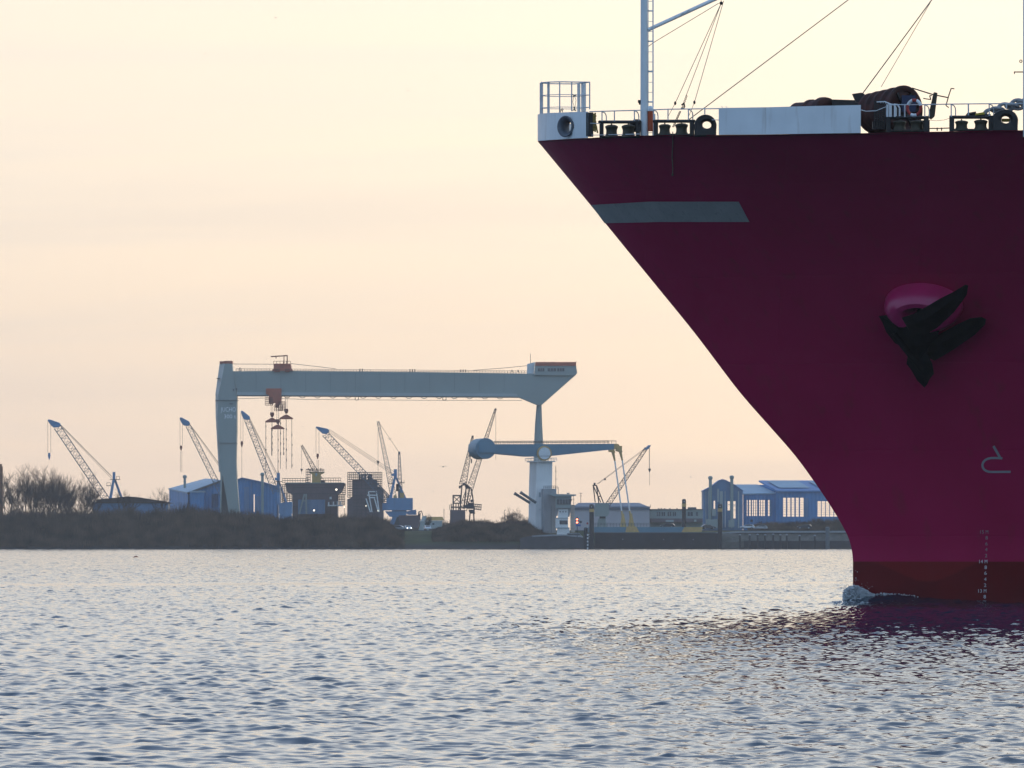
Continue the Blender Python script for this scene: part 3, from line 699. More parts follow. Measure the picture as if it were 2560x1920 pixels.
jib_crane('jib_crane', 'blue slewing crane with big blue machine house and A-frame mast beside the scaffolded block', Y4, (812, 1084), (968, 1247), 16, 17, 26,
    [(789, 1069), (791, 1066), (797, 1067), (820, 1072), (824, 1077), (817, 1085), (806, 1084), (797, 1076)], M['boom_steel'],
    [((822, 1076), (984, 1184)), ((823, 1073), (986, 1180)), ((822, 1080), (984, 1188))],
    [('mast', M['blue_crane'], lambda mb: (mb.pxbox(984.5, 992.5, 1173, 1197, Y4 - .6, 1.2), mb.pxprism([(984, 1194), (990, 1194), (979, 1248), (972, 1248)], Y4 - 2.4, .9), mb.pxprism([(988, 1194), (993, 1194), (1016, 1246), (1009, 1248)], Y4 + 1.6, .9), mb.pxbox(979, 987, 1184, 1190, Y4 - 1, 2))),
     ('platform', M['dark_steel'], lambda mb: (mb.pxbox(971, 983, 1208.5, 1210, Y4 - 2.5, 4), mb.pxbox(998, 1011, 1206, 1207.5, Y4 - 2, 4), [mb.bar(W(x, 1209, Y4 - 2), W(x, 1200, Y4 - 2), .12) for x in (972, 980, 1003, 1010)], mb.bar(W(972, 1200, Y4 - 2), W(980, 1200, Y4 - 2), .12), mb.pxbox(990, 997, 1210, 1228, Y4, 2)))],
    {'lines': [(790, 1070, 1134), (797.5, 1078, 1134), (792.5, 1150, 1174), (796, 1150, 1174)], 'block': (794, 1134, 1145)},
    [('machine_house', M['blue_crane'], lambda mb: (mb.pxbox(966, 1031.5, 1245, 1276, Y4 - 3.5, 7), mb.pxbox(956, 966, 1258, 1276, Y4 - 2, 4))),
     ('winch', M['yellow'], lambda mb: (mb.pxbox(984, 991, 1238, 1247, Y4 - 1, 2), mb.pxbox(1000, 1010, 1232, 1246, Y4 - 1, 2))),
     ('portal', M['blue_crane'], lambda mb: (mb.pxprism([(962, 1278), (1020, 1278), (1012, 1292), (974, 1292)], Y4 - 3, 6), mb.pxprism([(982, 1290), (993, 1290), (978, 1330), (966, 1330)], Y4 - 2.5, 1.2), mb.pxprism([(996, 1290), (1004, 1290), (1012, 1330), (1002, 1330)], Y4 + 1.5, 1.2)))])
Y5 = 2420
jib_crane('lattice_crane', 'thin grey lattice crane rising steeply behind the mast of the big blue slewing crane', Y5, (945, 1053), (988, 1262), 5, 16, 34, None, M['boom_steel'],
    [((945, 1053), (998, 1131)), ((946, 1054), (999, 1133))],
    [('lattice_mast', M['boom_steel'], lambda mb: (lattice(mb, W(998, 1131, Y5), W(1000, 1222, Y5), 4 * Y5 / F, 11 * Y5 / F, 18, .2), mb.pxbox(995.5, 1000.5, 1129, 1136, Y5 - .4, .8), mb.pxbox(995, 1003, 1222, 1280, Y5, 1)))],
    {'lines': [(945, 1056, 1152), (945, 1160, 1180)], 'block': (945, 1152, 1158), 'm': M['dark_steel']},
    [('chassis', M['dark_steel'], lambda mb: mb.pxbox(980, 1016, 1270, 1325, Y5, 4))], 0.17)
Y6 = 2400
jib_crane('lattice_crane', 'small dark lattice jib standing up behind the yellow mast of the ship section', Y6, (754, 1113), (800, 1200), 4, 14, 14, None, M['dark_steel'],
    None, [], {'lines': [(754, 1115, 1185)], 'block': (754, 1172, 1176), 'm': M['dark_steel']}, [('chassis', M['dark_steel'], lambda mb: mb.pxbox(786, 812, 1200, 1325, Y6, 4))], 0.2)
YK = 2120
def kbase(mb):
    mb.pxbox(1125, 1163, 1275, 1330, YK - 3, 6)
def kframe(mb):
    for x in (1133, 1151): mb.bar(W(x, 1275, YK - 1), W(x, 1238, YK - 1), .45)
    mb.bar(W(1132, 1239, YK - 1), W(1152, 1239, YK - 1), .45); mb.bar(W(1133, 1258, YK - 1), W(1151, 1258, YK - 1), .35); mb.bar(W(1133, 1240, YK - 1), W(1151, 1257, YK - 1), .25); mb.bar(W(1151, 1240, YK - 1), W(1133, 1257, YK - 1), .25)
    mb.bar(W(1124, 1262, YK - 2), W(1124, 1275, YK - 2), .15)
    for x in (1128, 1140, 1146): mb.bar(W(x, 1275, YK), W(x, 1259, YK), .3)
    mb.bar(W(1127, 1268, YK), W(1165, 1268, YK), .4)
    for a, b in (((1149, 1218), (1160, 1210)), ((1160, 1208), (1178, 1221)), ((1178, 1221), (1182, 1245)), ((1182, 1245), (1186, 1285)), ((1155, 1212), (1150, 1275)), ((1166, 1212), (1160, 1272)), ((1174, 1220), (1166, 1262))):
        mb.bar(W(*a, YK), W(*b, YK), .4)
    mb.pxbox(1147, 1152, 1214, 1221, YK - .5, 1); mb.pxbox(1156, 1164, 1207, 1214, YK - .5, 1); mb.pxprism([(1163, 1213), (1178, 1221), (1172, 1222), (1162, 1218)], YK - .5, 1)
def kcab(mb):
    mb.pxbox(1169, 1184, 1257, 1272, YK - 1.5, 3); mb.pxbox(1158, 1169, 1262, 1270, YK - 1, 2); mb.pxbox(1176, 1181, 1249, 1256, YK - 1, 2)
    for x in (1188, 1193, 1198, 1203): mb.bar(W(x, 1260, YK - 1), W(x - 1, 1274, YK - 1), .25)
    mb.bar(W(1184, 1260, YK - 1), W(1204, 1262, YK - 1), .25); mb.bar(W(1184, 1272, YK - 1), W(1203, 1275, YK - 1), .3); mb.bar(W(1185, 1266, YK - 1), W(1204, 1268, YK - 1), .25)
    mb.pxprism([(1171, 1274), (1187, 1274), (1185, 1284), (1174, 1284)], YK - 1, 2); mb.bar(W(1175, 1284, YK), W(1172, 1330, YK), .4); mb.bar(W(1184, 1284, YK), W(1187, 1330, YK), .4)
jib_crane('harbour_crane', 'dark harbour crane with two steep lattice booms behind the round bridge counterweight', YK, (1239, 1023), (1157, 1275), 4, 19, 34, None, M['dark_steel'],
    [((1239.5, 1036), (1239.5, 1150)), ((1181, 1094), (1152, 1215))],
    [('second_boom', M['dark_steel'], lambda mb: (lattice(mb, W(1181.5, 1092, YK + 3), W(1157, 1212, YK + 3), 4 * YK / F, 17 * YK / F, 16, .2), mb.pxbox(1179, 1184, 1089, 1094, YK + 2, 1.5), mb.pxbox(1236.5, 1241, 1021, 1026, YK - .6, 1.2), mb.pxbox(1234, 1238, 1030, 1033, YK - .6, 1.2), mb.pxbox(1172, 1176, 1135, 1142, YK + 1, 1), mb.pxbox(1177, 1180, 1147, 1158, YK + 1, 1))),
     ('tower_frame', M['dark_steel'], kframe)], None, [('cab', M['dark_steel'], kcab), ('base', M['hull_block'], kbase)], 0.19)
YM = 2085
jib_crane('slewing_crane', 'grey slewing crane on a pedestal before the pale warehouse behind the bridge hangers', YM, (1616, 1120), (1519, 1262), 7, 12, 22,
    [(1615, 1119), (1620, 1113), (1628, 1113), (1622, 1122), (1614, 1125), (1609, 1122)], M['dark_steel'],
    [((1616, 1118), (1491, 1211)), ((1612, 1124), (1495, 1210))],
    [('lattice_mast', M['dark_steel'], lambda mb: ([mb.bar(W(*a, YM), W(*b, YM), .32) for a, b in (((1483, 1214), (1502, 1256)), ((1491, 1213), (1509, 1258)), ((1483, 1214), (1488, 1256)), ((1491, 1214), (1497, 1258)), ((1481.5, 1213), (1492, 1214)), ((1493, 1228), (1497, 1227)), ((1497, 1241), (1502, 1240)))], mb.pxbox(1484, 1489, 1207, 1213, YM - .4, .8), mb.pxbox(1510.5, 1515, 1196, 1200.5, YM - .3, .6)))],
    {'lines': [(1624.2, 1120, 1171), (1623, 1120, 1171), (1624, 1182, 1213)], 'block': (1624, 1171, 1178), 'm': M['dark_steel']},
    [('machine_house', M['crane_grey'], lambda mb: (mb.pxprism([(1488, 1258), (1522, 1258), (1523, 1284), (1518, 1291), (1487, 1291)], YM - 3, 6))),
     ('slewing_ring', M['dark_steel'], lambda mb: mb.pxbox(1499, 1514, 1291, 1298, YM - 1.5, 3)),
     ('pedestal', M['crane_grey'], lambda mb: mb.pxprism([(1496, 1296), (1513, 1296), (1519, 1325), (1508, 1325), (1504, 1310), (1500, 1325), (1490, 1325)], YM - 2, 4))], 0.2)

# ------------------------------------------------------------------ ship sections, scaffolds
def scaffold(mb, x0, x1, y0, y1, Y, nx, ny, t=0.15, dep=2.0):
    for D in (0, dep):
        for i in range(nx + 1):
            x = x0 + (x1 - x0) * i / nx; mb.bar(W(x, y0, Y + D), W(x, y1, Y + D), t)
        for j in range(ny + 1):
            y = y0 + (y1 - y0) * j / ny; mb.bar(W(x0, y, Y + D), W(x1, y, Y + D), t * (1.6 if D == 0 else 1))
def ship_sections():
    Y = 2330
    g = thing('ship_section', 'dark unfinished ship section with flared top deck, yellow mast and scaffolding', 'ship section', (W(787, 1285, Y).x, Y, 5.6))
    mb = MB(); mb.pxprism([(712, 1208.5), (862, 1208.5), (852, 1231), (844, 1235), (843, 1330), (731, 1330), (731, 1237), (718, 1231)], Y, 14); hu = mb.build('hull_block', M['hull_block'], g)
    mb = MB(); mb.pxbox(714, 860, 1206.5, 1208.5, Y - .4, 14); mb.build('deck_edge', M['crane_grey'], hu)
    mb = MB()
    for z in (1219, 1234, 1250, 1266): mb.pxbox(733, 842, z, z + .9, Y - .15, .2)
    for x in (752, 790, 826): mb.pxbox(x, x + .8, 1234, 1300, Y - .15, .2)
    mb.build('seam', M['dark_steel'], hu)
    mb = MB(); mb.pxprism([(774, 1180), (812, 1180), (808, 1184), (802, 1186), (801, 1207), (780, 1207), (780, 1186), (774, 1183)], Y + 4, 3); ms = mb.build('signal_mast', M['yellow'], g)
    mb = MB(); mb.pxprism([(787.5, 1185), (791.5, 1181.5), (794, 1186), (790, 1192)], Y + 3.9, .3); mb.build('opening', M['crane_light'], ms)
    mb = MB(); scaffold(mb, 773, 810, 1173, 1180, Y + 4, 8, 2, .13); scaffold(mb, 765, 776, 1174, 1206, Y + 4, 3, 5, .15)
    for x in (771, 802): mb.sphere(W(x, 1172.5, Y + 4), .28)
    mb.build('mast_platform', M['dark_steel'], ms)
    for q in ((706, 770, 1196, 1207, Y + 1, 10, 2, .12, 8), (802, 852, 1195, 1207, Y + 1, 8, 2, .12, 8), (702, 716, 1212, 1258, Y + 2, 3, 9, .17), (706, 730, 1233, 1256, Y + 2.4, 4, 5, .17), (852, 864, 1210, 1236, Y + 2, 3, 5, .16), (844, 862, 1236, 1262, Y + 2.4, 4, 6, .18)):
        mb = MB(); scaffold(mb, *q); mb.build('scaffolding', M['dark_steel'], g)
    mb = MB(); mb.pxbox(745, 812, 1249, 1285, Y - 4, 3); mb.build('annex', M['shed_blue_dark'], g)
    mb = MB(); mb.pxbox(819, 857, 1262, 1265.5, Y - 4, 2); [mb.pxbox(x, x + 3, 1255 - k, 1262, Y - 4, 1.5) for k, x in enumerate((820, 832, 842, 850))]; mb.pxbox(824, 829, 1242, 1248, Y - 3, 2); mb.build('pipe_rack', M['ship_white'], g)
    mb = MB(); mb.bar(W(761, 1235, Y - 5), W(748, 1285, Y - 5), .5); mb.bar(W(765, 1235, Y - 5), W(766, 1285, Y - 5), .5); mb.bar(W(757, 1252, Y - 5), W(766, 1252, Y - 5), .3); mb.build('gangway', M['crane_grey'], g)
    Y = 2310
    g = thing('ship_block', 'tall dark ship block with exhaust stacks wrapped in scaffolding beside the big blue crane', 'ship section', (W(911, 1285, Y).x, Y, 5.6))
    mb = MB(); mb.pxprism([(881, 1200), (942, 1200), (943, 1215), (958, 1224), (958, 1330), (868, 1330), (868, 1248), (881, 1243)], Y, 12); bl = mb.build('hull_block', M['hull_block'], g)
    mb = MB()
    for z in range(1212, 1290, 9): mb.pxbox(882, 942, z, z + .7, Y - .2, .2)
    for x in (892, 903, 914, 925, 935): mb.pxbox(x, x + .7, 1202, 1290, Y - .2, .2)
    mb.build('seam', M['dark_steel'], bl)
    for x, y in ((899, 1187), (905, 1185), (913, 1184), (922, 1186), (928, 1187)):
        mb = MB(); mb.tube(W(x, 1200, Y + 5), W(x, y + 3, Y + 5), .36, 8); mb.tube(W(x, y + 3, Y + 5), W(x + 1, y, Y + 5), .42, 8); mb.build('exhaust_stack', M['dark_steel'], g)
    for q in ((869, 955, 1181, 1199, Y - 1, 17, 4, .16, 12), (869, 881, 1199, 1243, Y - 1, 3, 8, .17), (943, 955, 1199, 1222, Y - 1, 3, 5, .16), (952, 972, 1240, 1258, Y - 1, 4, 4, .18)):
        mb = MB(); scaffold(mb, *q); mb.build('scaffolding', M['dark_steel'], g)
    for a, b in (((944, 1208), (974, 1240)), ((946, 1216), (974, 1246))): mb = MB(); mb.bar(W(*a, Y - 2), W(*b, Y - 2), .35); mb.build('brace', M['dark_steel'], g)
    mb = MB()
    for a, b in (((921, 1229), (930, 1280)), ((941, 1229), (948, 1280)), ((921, 1229), (942, 1229)), ((915, 1246), (926, 1280)), ((924, 1244), (938, 1244)), ((936, 1246), (946, 1280)), ((918, 1238), (944, 1238))): mb.bar(W(*a, Y - 6), W(*b, Y - 6), .4)
    mb.build('access_tower', M['ship_white'], g)
    Y = 2140
    g = thing('moored_ship', 'dark low hulled ship lying behind the portal of the big blue crane', 'ship', (W(1026, 1320, Y).x, Y, 5.6))
    mb = MB(); mb.pxprism([(996, 1288), (1046, 1288), (1051, 1282), (1050, 1300), (1044, 1320), (1002, 1320), (998, 1305)], Y, 8); mb.build('hull', M['hull_block'], g)
    mb = MB(); mb.pxprism([(1018, 1287), (1018, 1278), (1040, 1274), (1041, 1287)], Y + 1, 5); mb.build('deckhouse', M['shed_blue_dark'], g)
    mb = MB(); mb.bar(W(1046, 1288, Y), W(1048, 1278, Y), .4); mb.path([W(1049, 1280, Y), W(1053, 1277, Y), W(1056, 1284, Y), W(1057, 1290, Y)], .12, 4); mb.build('rail', M['dark_steel'], g)
    Y = 2110
    g = thing('site_hut', 'pale flat roofed site huts with yellow top beside the moored dark ship', 'hut', (W(1078, 1322, Y).x, Y, 5.6))
    mb = MB(); mb.pxbox(1050, 1105, 1303, 1326, Y, 8); mb.pxprism([(1046, 1326), (1056, 1290), (1066, 1290), (1064, 1326)], Y + 1, 6); w = mb.build('wall', M['crane_light'], g)
    mb = MB(); mb.pxbox(1049, 1106, 1301.5, 1303, Y - .3, 8.6); mb.build('roof', M['white_paint'], g)
    mb = MB(); mb.pxprism([(1062, 1301), (1110, 1301), (1106, 1292), (1070, 1292)], Y + 2, 5); mb.build('yellow_stack', M['yellow'], g)
    mb = MB(); mb.pxbox(1062, 1067, 1308, 1312, Y - .1, .1); mb.pxbox(1081, 1086, 1308, 1312, Y - .1, .1); mb.build('window', M['window_dark'], w)
ship_sections()

# ------------------------------------------------------------------ sheds and other buildings
def wall_open(mb, x0, x1, y0, y1, opens, Y, th):
    """wall in photo pixels with rectangular holes"""
    cur = x0
    for ox0, ox1, oy0, oy1 in sorted(opens):
        if ox0 > cur: mb.pxbox(cur, ox0, y0, y1, Y, th)
        mb.pxbox(ox0, ox1, y0, oy0, Y, th); mb.pxbox(ox0, ox1, oy1, y1, Y, th); cur = ox1
    if cur < x1: mb.pxbox(cur, x1, y0, y1, Y, th)
def glazed(g, rect, Y, nx, ny, skip=(), m=None):
    x0, x1, y0, y1 = rect; mb = MB()
    for i in range(nx + 1):
        x = x0 + (x1 - x0) * i / nx; mb.pxbox(x - .9, x + .9, y0, y1, Y + .25, .5)
    for j in range(1, ny):
        y = y0 + (y1 - y0) * j / ny; mb.pxbox(x0, x1, y - .35, y + .35, Y + .35, .3)
    for a, b in skip: mb.pxbox(a, b, y0, y1, Y + .2, .6)
    return mb.build('window', m or M['roof_blue'], g)
def slab(mb, pts, th=0.35):
    """thick sheet over four points"""
    n = len(pts); mb.add(list(pts) + [p - Vector((0, 0, th)) for p in pts], [tuple(range(n)), tuple(range(2 * n - 1, n - 1, -1))] + [(i, (i + 1) % n, n + (i + 1) % n, n + i) for i in range(n)])
def halls():
    Y = 2180
    g = thing('shipyard_hall', 'blue grey gabled hall with two ventilator stacks rising at its front', 'building', (W(1807, 1320, Y).x, Y, 5.6))
    mb = MB(); opens = [(1784, 1788, 1252, 1280), (1819, 1825, 1253, 1276), (1831, 1839, 1253, 1296)]
    wall_open(mb, 1758, 1857, 1226, 1330, opens, Y, .5)
    mb.pxprism([(1758, 1226), (1779, 1216), (1798, 1201), (1806, 1198.5), (1815, 1201), (1838, 1213), (1857, 1226)], Y, .5)
    Yb = Y + 18; wall_open(mb, 1757, 1856, 1226, 1330, [(1778, 1845, 1248, 1300)], Yb, .5); mb.pxprism([(1758, 1226), (1806, 1198.5), (1856, 1226)], Yb, .5)
    a = W(1758, 1226, Y); b = W(1857, 1226, Y)
    mb.box(a.x, a.x + .4, Y + .5, Yb, 5, a.z); mb.box(b.x - .4, b.x, Y + .5, Yb, 5, b.z)
    wl = mb.build('wall', M['shed_blue_dark'], g)
    mb = MB()
    for p, q in (((1757, 1226), (1779, 1215)), ((1779, 1215), (1798, 1200)), ((1798, 1200), (1806, 1197.5)), ((1806, 1197.5), (1815, 1200)), ((1815, 1200), (1838, 1212)), ((1838, 1212), (1858, 1226))):
        A, B = W(*p, Y - .4), W(*q, Y - .4); D = Vector((0, 19, 0)); slab(mb, [A, B, B + D, A + D])
    mb.build('roof', M['roof_blue'], g)
    for cx, top in ((1776, 1191), (1829.5, 1189.5)):
        mb = MB(); mb.tube(W(cx, 1300, Y - 1.2), W(cx, top + 6, Y - 1.2), .5, 10); st = mb.build('ventilator_stack', M['crane_grey'], g, smooth=True)
        mb = MB(); mb.lathe(W(cx, top + 8, Y - 1.2), (0, 0, 1), [(.5, 0), (.72, .3), (.74, .7), (.6, 1.0), (.3, 1.15)], 12); mb.build('cowl', M['crane_grey'], st)
    mb = MB()
    for x, w_ in ((1770, 3), (1800, 7), (1812, 1.5), (1828, 2), (1845, 3), (1764, 1.5)): mb.pxbox(x, x + w_, 1228, 1320, Y - .3, .3)
    mb.pxbox(1793, 1798, 1222, 1255, Y - .4, .4)
    mb.build('pilaster', M['crane_light'], wl)
    mb = MB()
    for x in (1813, 1830): mb.bar(W(x, 1252, Y - 1), W(x, 1318, Y - 1), .2)
    mb.bar(W(1824, 1265, Y - .1), W(1840, 1265, Y - .1), .2); mb.bar(W(1820, 1262, Y - .1), W(1840, 1262, Y - .1), .2); mb.bar(W(1831, 1275, Y - .1), W(1839, 1275, Y - .1), .2)
    mb.build('downpipe', M['white_paint'], wl)
    for q in ((1766, 1794, 1298, 1320, Y - 6, 4), (1822, 1836, 1300, 1318, Y - 5, 3), (1780, 1790, 1272, 1290, Y - 3, 2)): mb = MB(); mb.pxbox(*q); mb.build('plant_room', M['crane_grey'], g)
    Y = 2195
    g = thing('assembly_hall', 'bright blue assembly hall with tall see-through window bays, half hidden by the ship', 'building', (W(1990, 1320, Y).x, Y, 5.6))
    o1 = (1866, 1925, 1250, 1290); o2 = (1957, 2010, 1244.5, 1291.5); o3 = (2043, 2095, 1253, 1291.5)
    mb = MB(); wall_open(mb, 1858, 1940, 1233, 1330, [o1], Y, .5); wall_open(mb, 1944, 2300, 1226, 1330, [o2, o3], Y - 1.5, .5)
    mb.pxbox(1940, 1944, 1226, 1330, Y - 1.6, 2.0)
    Yb = Y + 26; wall_open(mb, 1858, 2300, 1212, 1330, [(1862, 1931, 1240, 1297), (1950, 2018, 1238, 1298), (2036, 2104, 1245, 1298)], Yb, .5)
    e = W(2300, 1226, Y); mb.box(e.x - .5, e.x, Y, Yb, 5, e.z)
    wl = mb.build('wall', M['shed_blue'], g)
    mb = MB(); D = Vector((0, 13, 0))
    slab(mb, [W(1857, 1234, Y - .5), W(1941, 1232, Y - .5), W(1893, 1211, Y + 12), W(1832, 1211, Y + 12)])
    slab(mb, [W(1832, 1211, Y + 12.2), W(1893, 1211, Y + 12.2), W(1941, 1233, Y + 26), W(1857, 1234, Y + 26)])
    mb.build('low_roof', M['roof_pale'], g)
    mb = MB(); slab(mb, [W(1942, 1226, Y - 2.2), W(2310, 1226, Y - 2.2), W(2260, 1201, Y + 12), W(1897, 1201, Y + 12)], .5)
    slab(mb, [W(1897, 1201, Y + 12.2), W(2260, 1201, Y + 12.2), W(2310, 1226, Y + 26.5), W(1942, 1226, Y + 26.5)], .5); rf = mb.build('high_roof', M['roof_blue'], g)
    mb = MB()
    for x0, x1 in ((1948, 2036), (2050, 2150)):
        q = [W(x0, 1222, Y + .6), W(x1 - 12, 1222, Y + .6), W(x1 - 42, 1205, Y + 9.8), W(x0 - 30, 1205, Y + 9.8)]
        slab(mb, [p + Vector((0, -.15, .42)) for p in q], .1)
    mb.build('rooflight', M['roof_pale'], rf)
    glazed(wl, o1, Y, 10, 6, ((1877, 1880), (1893, 1898), (1914, 1920), (1866, 1867), (1869, 1872))); glazed(wl, o2, Y - 1.5, 5, 8, ((1965, 1968), (1976, 1979), (1986, 1989), (1997, 2000))); glazed(wl, o3, Y - 1.5, 5, 8)
    mb = MB(); mb.pxbox(2010, 2020, 1245, 1291, Y - 1.7, .3); mb.pxbox(1925, 1930, 1250, 1290, Y - .2, .3); mb.build('shutter', M['shed_blue_dark'], wl)
    mb = MB(); mb.pxbox(1876, 1882, 1299, 1305, Y - .1, .2); mb.build('small_window', M['window_dark'], wl)
    # blue sheds behind the gantry leg
    Y = 2400
    g = thing('shipyard_shed', 'blue shed with pale sloping roof on the outer side of the gantry leg', 'building', (W(500, 1300, Y).x, Y, 5.6))
    mb = MB(); A = [W(423, 1220, Y + 30), W(470, 1229, Y), W(592, 1229, Y), W(592, 1229, Y + 30)]; G = 5.0
    vs = A + [Vector((p.x, p.y, G)) for p in A]; mb.add(vs, [(0, 1, 5, 4), (2, 3, 7, 6), (3, 0, 4, 7)])
    wall_open(mb, 470, 592, 1229, 1330, [(468.5 + 1.6, 474, 1234, 1268), (529, 546, 1235, 1268)], Y, .5)
    mb.pxprism([(470, 1229), (552, 1199), (592, 1213), (592, 1229)], Y, .5)
    wl = mb.build('wall', M['shed_blue'], g)
    mb = MB(); mb.pxbox(475, 510, 1230, 1330, Y - 8, 8); mb.build('side_annex', M['shed_blue'], g)
    mb = MB(); mb.pxbox(474, 511, 1227, 1231, Y - 8.5, 9); mb.build('annex_roof', M['roof_pale'], g)
    mb = MB(); slab(mb, [W(421, 1221, Y + 30), W(468, 1230.5, Y - 1), W(553, 1199.5, Y - 1), W(514, 1196, Y + 30)], .4); slab(mb, [W(514, 1196, Y + 30), W(553, 1199.5, Y - 1), W(600, 1216, Y - 1), W(600, 1220, Y + 30)], .4); mb.build('roof', M['roof_pale'], g)
    mb = MB(); slab(mb, [W(468, 1231, Y - 1.1), W(553, 1200, Y - 1.1), W(553, 1203, Y - 1.1), W(470, 1235, Y - 1.1)], .2); mb.pxprism([(468, 1231), (553, 1200), (553, 1203.5), (468, 1235)], Y - 1.3, .3); mb.build('verge_shadow', M['crane_dark'], wl)  # dark strip modelled as the shadow under the roof overhang
    glazed(wl, (529, 546, 1235, 1268), Y, 3, 7)
    mb = MB(); mb.tube(W(462, 1220, Y + 6), W(462, 1194, Y + 6), .45, 10); st = mb.build('ventilator_stack', M['crane_grey'], g, smooth=True)
    mb = MB(); mb.lathe(W(462, 1196, Y + 6), (0, 0, 1), [(.45, 0), (.75, .3), (.75, .8), (.5, 1.1), (.2, 1.2)], 12); mb.build('cowl', M['crane_grey'], st)
    Y = 2395
    g = thing('shipyard_shed', 'dark blue gabled shed seen through the gantry opening beside its thick leg', 'building', (W(645, 1300, Y).x, Y, 5.6))
    mb = MB(); wall_open(mb, 594, 696, 1220, 1330, [(634, 637, 1236, 1280)], Y, .5); mb.pxprism([(594, 1220), (594, 1198), (605, 1194), (660, 1206), (696, 1218), (696, 1220)], Y, .5)
    wall_open(mb, 594, 696, 1222, 1330, [(628, 645, 1233, 1284)], Y + 30, .5); e = W(696, 1219, Y); mb.box(e.x - .4, e.x, Y, Y + 30, 5, e.z)
    wl = mb.build('wall', M['shed_blue'], g)
    mb = MB()
    for p, q in (((590, 1199), (605, 1193.3)), ((605, 1193.3), (660, 1205)), ((660, 1205), (698, 1218))):
        A, B = W(*p, Y - .6), W(*q, Y - .6); D = Vector((0, 31, 0)); slab(mb, [A, B, B + D, A + D])
    mb.build('roof', M['roof_blue'], g)
    mb = MB(); mb.pxbox(610, 622, 1217, 1280, Y - .3, .4); mb.pxbox(640, 651, 1240, 1285, Y - .3, .4); mb.pxbox(627, 629, 1205, 1290, Y - .3, .3); mb.build('sliding_door', M['shed_blue_dark'], wl)
    mb = MB(); mb.tube(W(656, 1300, Y - 3), W(656, 1188, Y - 3), .48, 10); st = mb.build('ventilator_stack', M['crane_grey'], g, smooth=True)
    mb = MB(); mb.lathe(W(656, 1190, Y - 3), (0, 0, 1), [(.48, 0), (.75, .3), (.75, .8), (.5, 1.1), (.2, 1.2)], 12); mb.build('cowl', M['crane_grey'], st)
    Y = 2130
    g = thing('warehouse', 'pale warehouse with grey hipped roof behind the bridge hangers', 'building', (W(1528, 1320, Y).x, Y, 5.6))
    mb = MB(); mb.pxbox(1436, 1624, 1275, 1330, Y, 20); wl = mb.build('wall', M['wall_pale'], g)
    mb = MB(); mb.pxbox(1434, 1625, 1266, 1275, Y - .3, 20.6); mb.build('wall_band', M['roof_grey'], wl)
    mb = MB(); a, b, c, d = W(1430, 1269, Y - .8), W(1627, 1269, Y - .8), W(1598, 1257, Y + 10), W(1446, 1257, Y + 10); D = Vector((0, 22, 0)); e, f = Vector((b.x, Y + 21, b.z)), Vector((a.x, Y + 21, a.z))
    mb.add([a, b, c, d, e, f], [(0, 1, 2, 3), (1, 4, 2), (4, 5, 3, 2), (5, 0, 3), (0, 5, 4, 1)]); mb.build('roof', M['roof_grey'], g)
    mb = MB(); mb.bar(W(1452, 1257, Y), W(1452, 1232, Y), .15); mb.bar(W(1448, 1233, Y), W(1456, 1233, Y), .12); mb.bar(W(1449, 1240, Y), W(1455, 1240, Y), .12); mb.bar(W(1626, 1268, Y), W(1626.5, 1261, Y), .12); mb.build('antenna', M['dark_steel'], g)
    Y = 2135
    g = thing('office_block', 'low grey flat roofed office block with dark windows between warehouse and gabled hall', 'building', (W(1692, 1320, Y).x, Y, 5.6))
    mb = MB(); mb.pxbox(1625, 1757, 1274, 1330, Y, 10); wl = mb.build('wall', M['crane_grey'], g)
    mb = MB(); mb.pxbox(1625, 1757, 1272.5, 1274.5, Y - .4, 10.8); [mb.pxbox(x, x + 3.5, 1270.5, 1272.5, Y + 2, 2) for x in (1645, 1652, 1660, 1673, 1691)]; mb.pxbox(1720, 1741, 1268, 1272.5, Y + 2, 4); mb.build('roof', M['crane_dark'], g)
    for x0, x1 in ((1642, 1651), (1654, 1663), (1669, 1678), (1682, 1690), (1719, 1732), (1740, 1745)):
        mb = MB(); mb.pxbox(x0, x1, 1280, 1290, Y - .12, .2); w = mb.build('window', M['window_dark'], wl)
        mb = MB(); mb.pxbox((x0 + x1) / 2 - .4, (x0 + x1) / 2 + .4, 1280, 1290, Y - .2, .1); mb.build('mullion', M['crane_light'], w)
    mb = MB(); mb.pxbox(1625, 1757, 1296, 1306, Y - 3, 3); mb.build('porch', M['hull_block'], g)
    for q in ((1664, 1684, 1300, 1304.5), (1735, 1741, 1299, 1304.5)): mb = MB(); mb.pxbox(*q, Y - 3.2, .2); mb.build('notice_board', M['crane_light'], g)
    Y = 2090
    g = thing('barn', 'low dark barn roof showing above the brush beside the lone jib crane', 'building', (W(345, 1260, Y).x, Y, 5.6))
    mb = MB(); mb.pxprism([(240, 1249), (280, 1245), (320, 1241), (345, 1243), (410, 1253), (430, 1258), (240, 1258)], Y, 14); mb.build('roof', mat('dark brown roofing', (0.05, 0.04, 0.038), .85, .15, .3), g)
    mb = MB(); mb.pxbox(232, 420, 1256, 1330, Y + .5, 12); mb.build('wall', M['shed_blue_dark'], g)
    Y = 2080
    g = thing('brick_chimney', 'orange brown brick chimney cut off by the photo edge beside thin bare trees', 'chimney', (W(1, 1320, Y).x, Y, 5.3))
    mb = MB(); mb.pxprism([(-7, 1166), (6, 1166), (7.5, 1330), (-8.5, 1330)], Y, 1.8); mb.build('shaft', M['brick'], g)
    mb = MB(); mb.pxbox(-4, 4.5, 1160, 1166, Y + .3, 1.2); mb.build('cap', M['brick'], g)
halls()

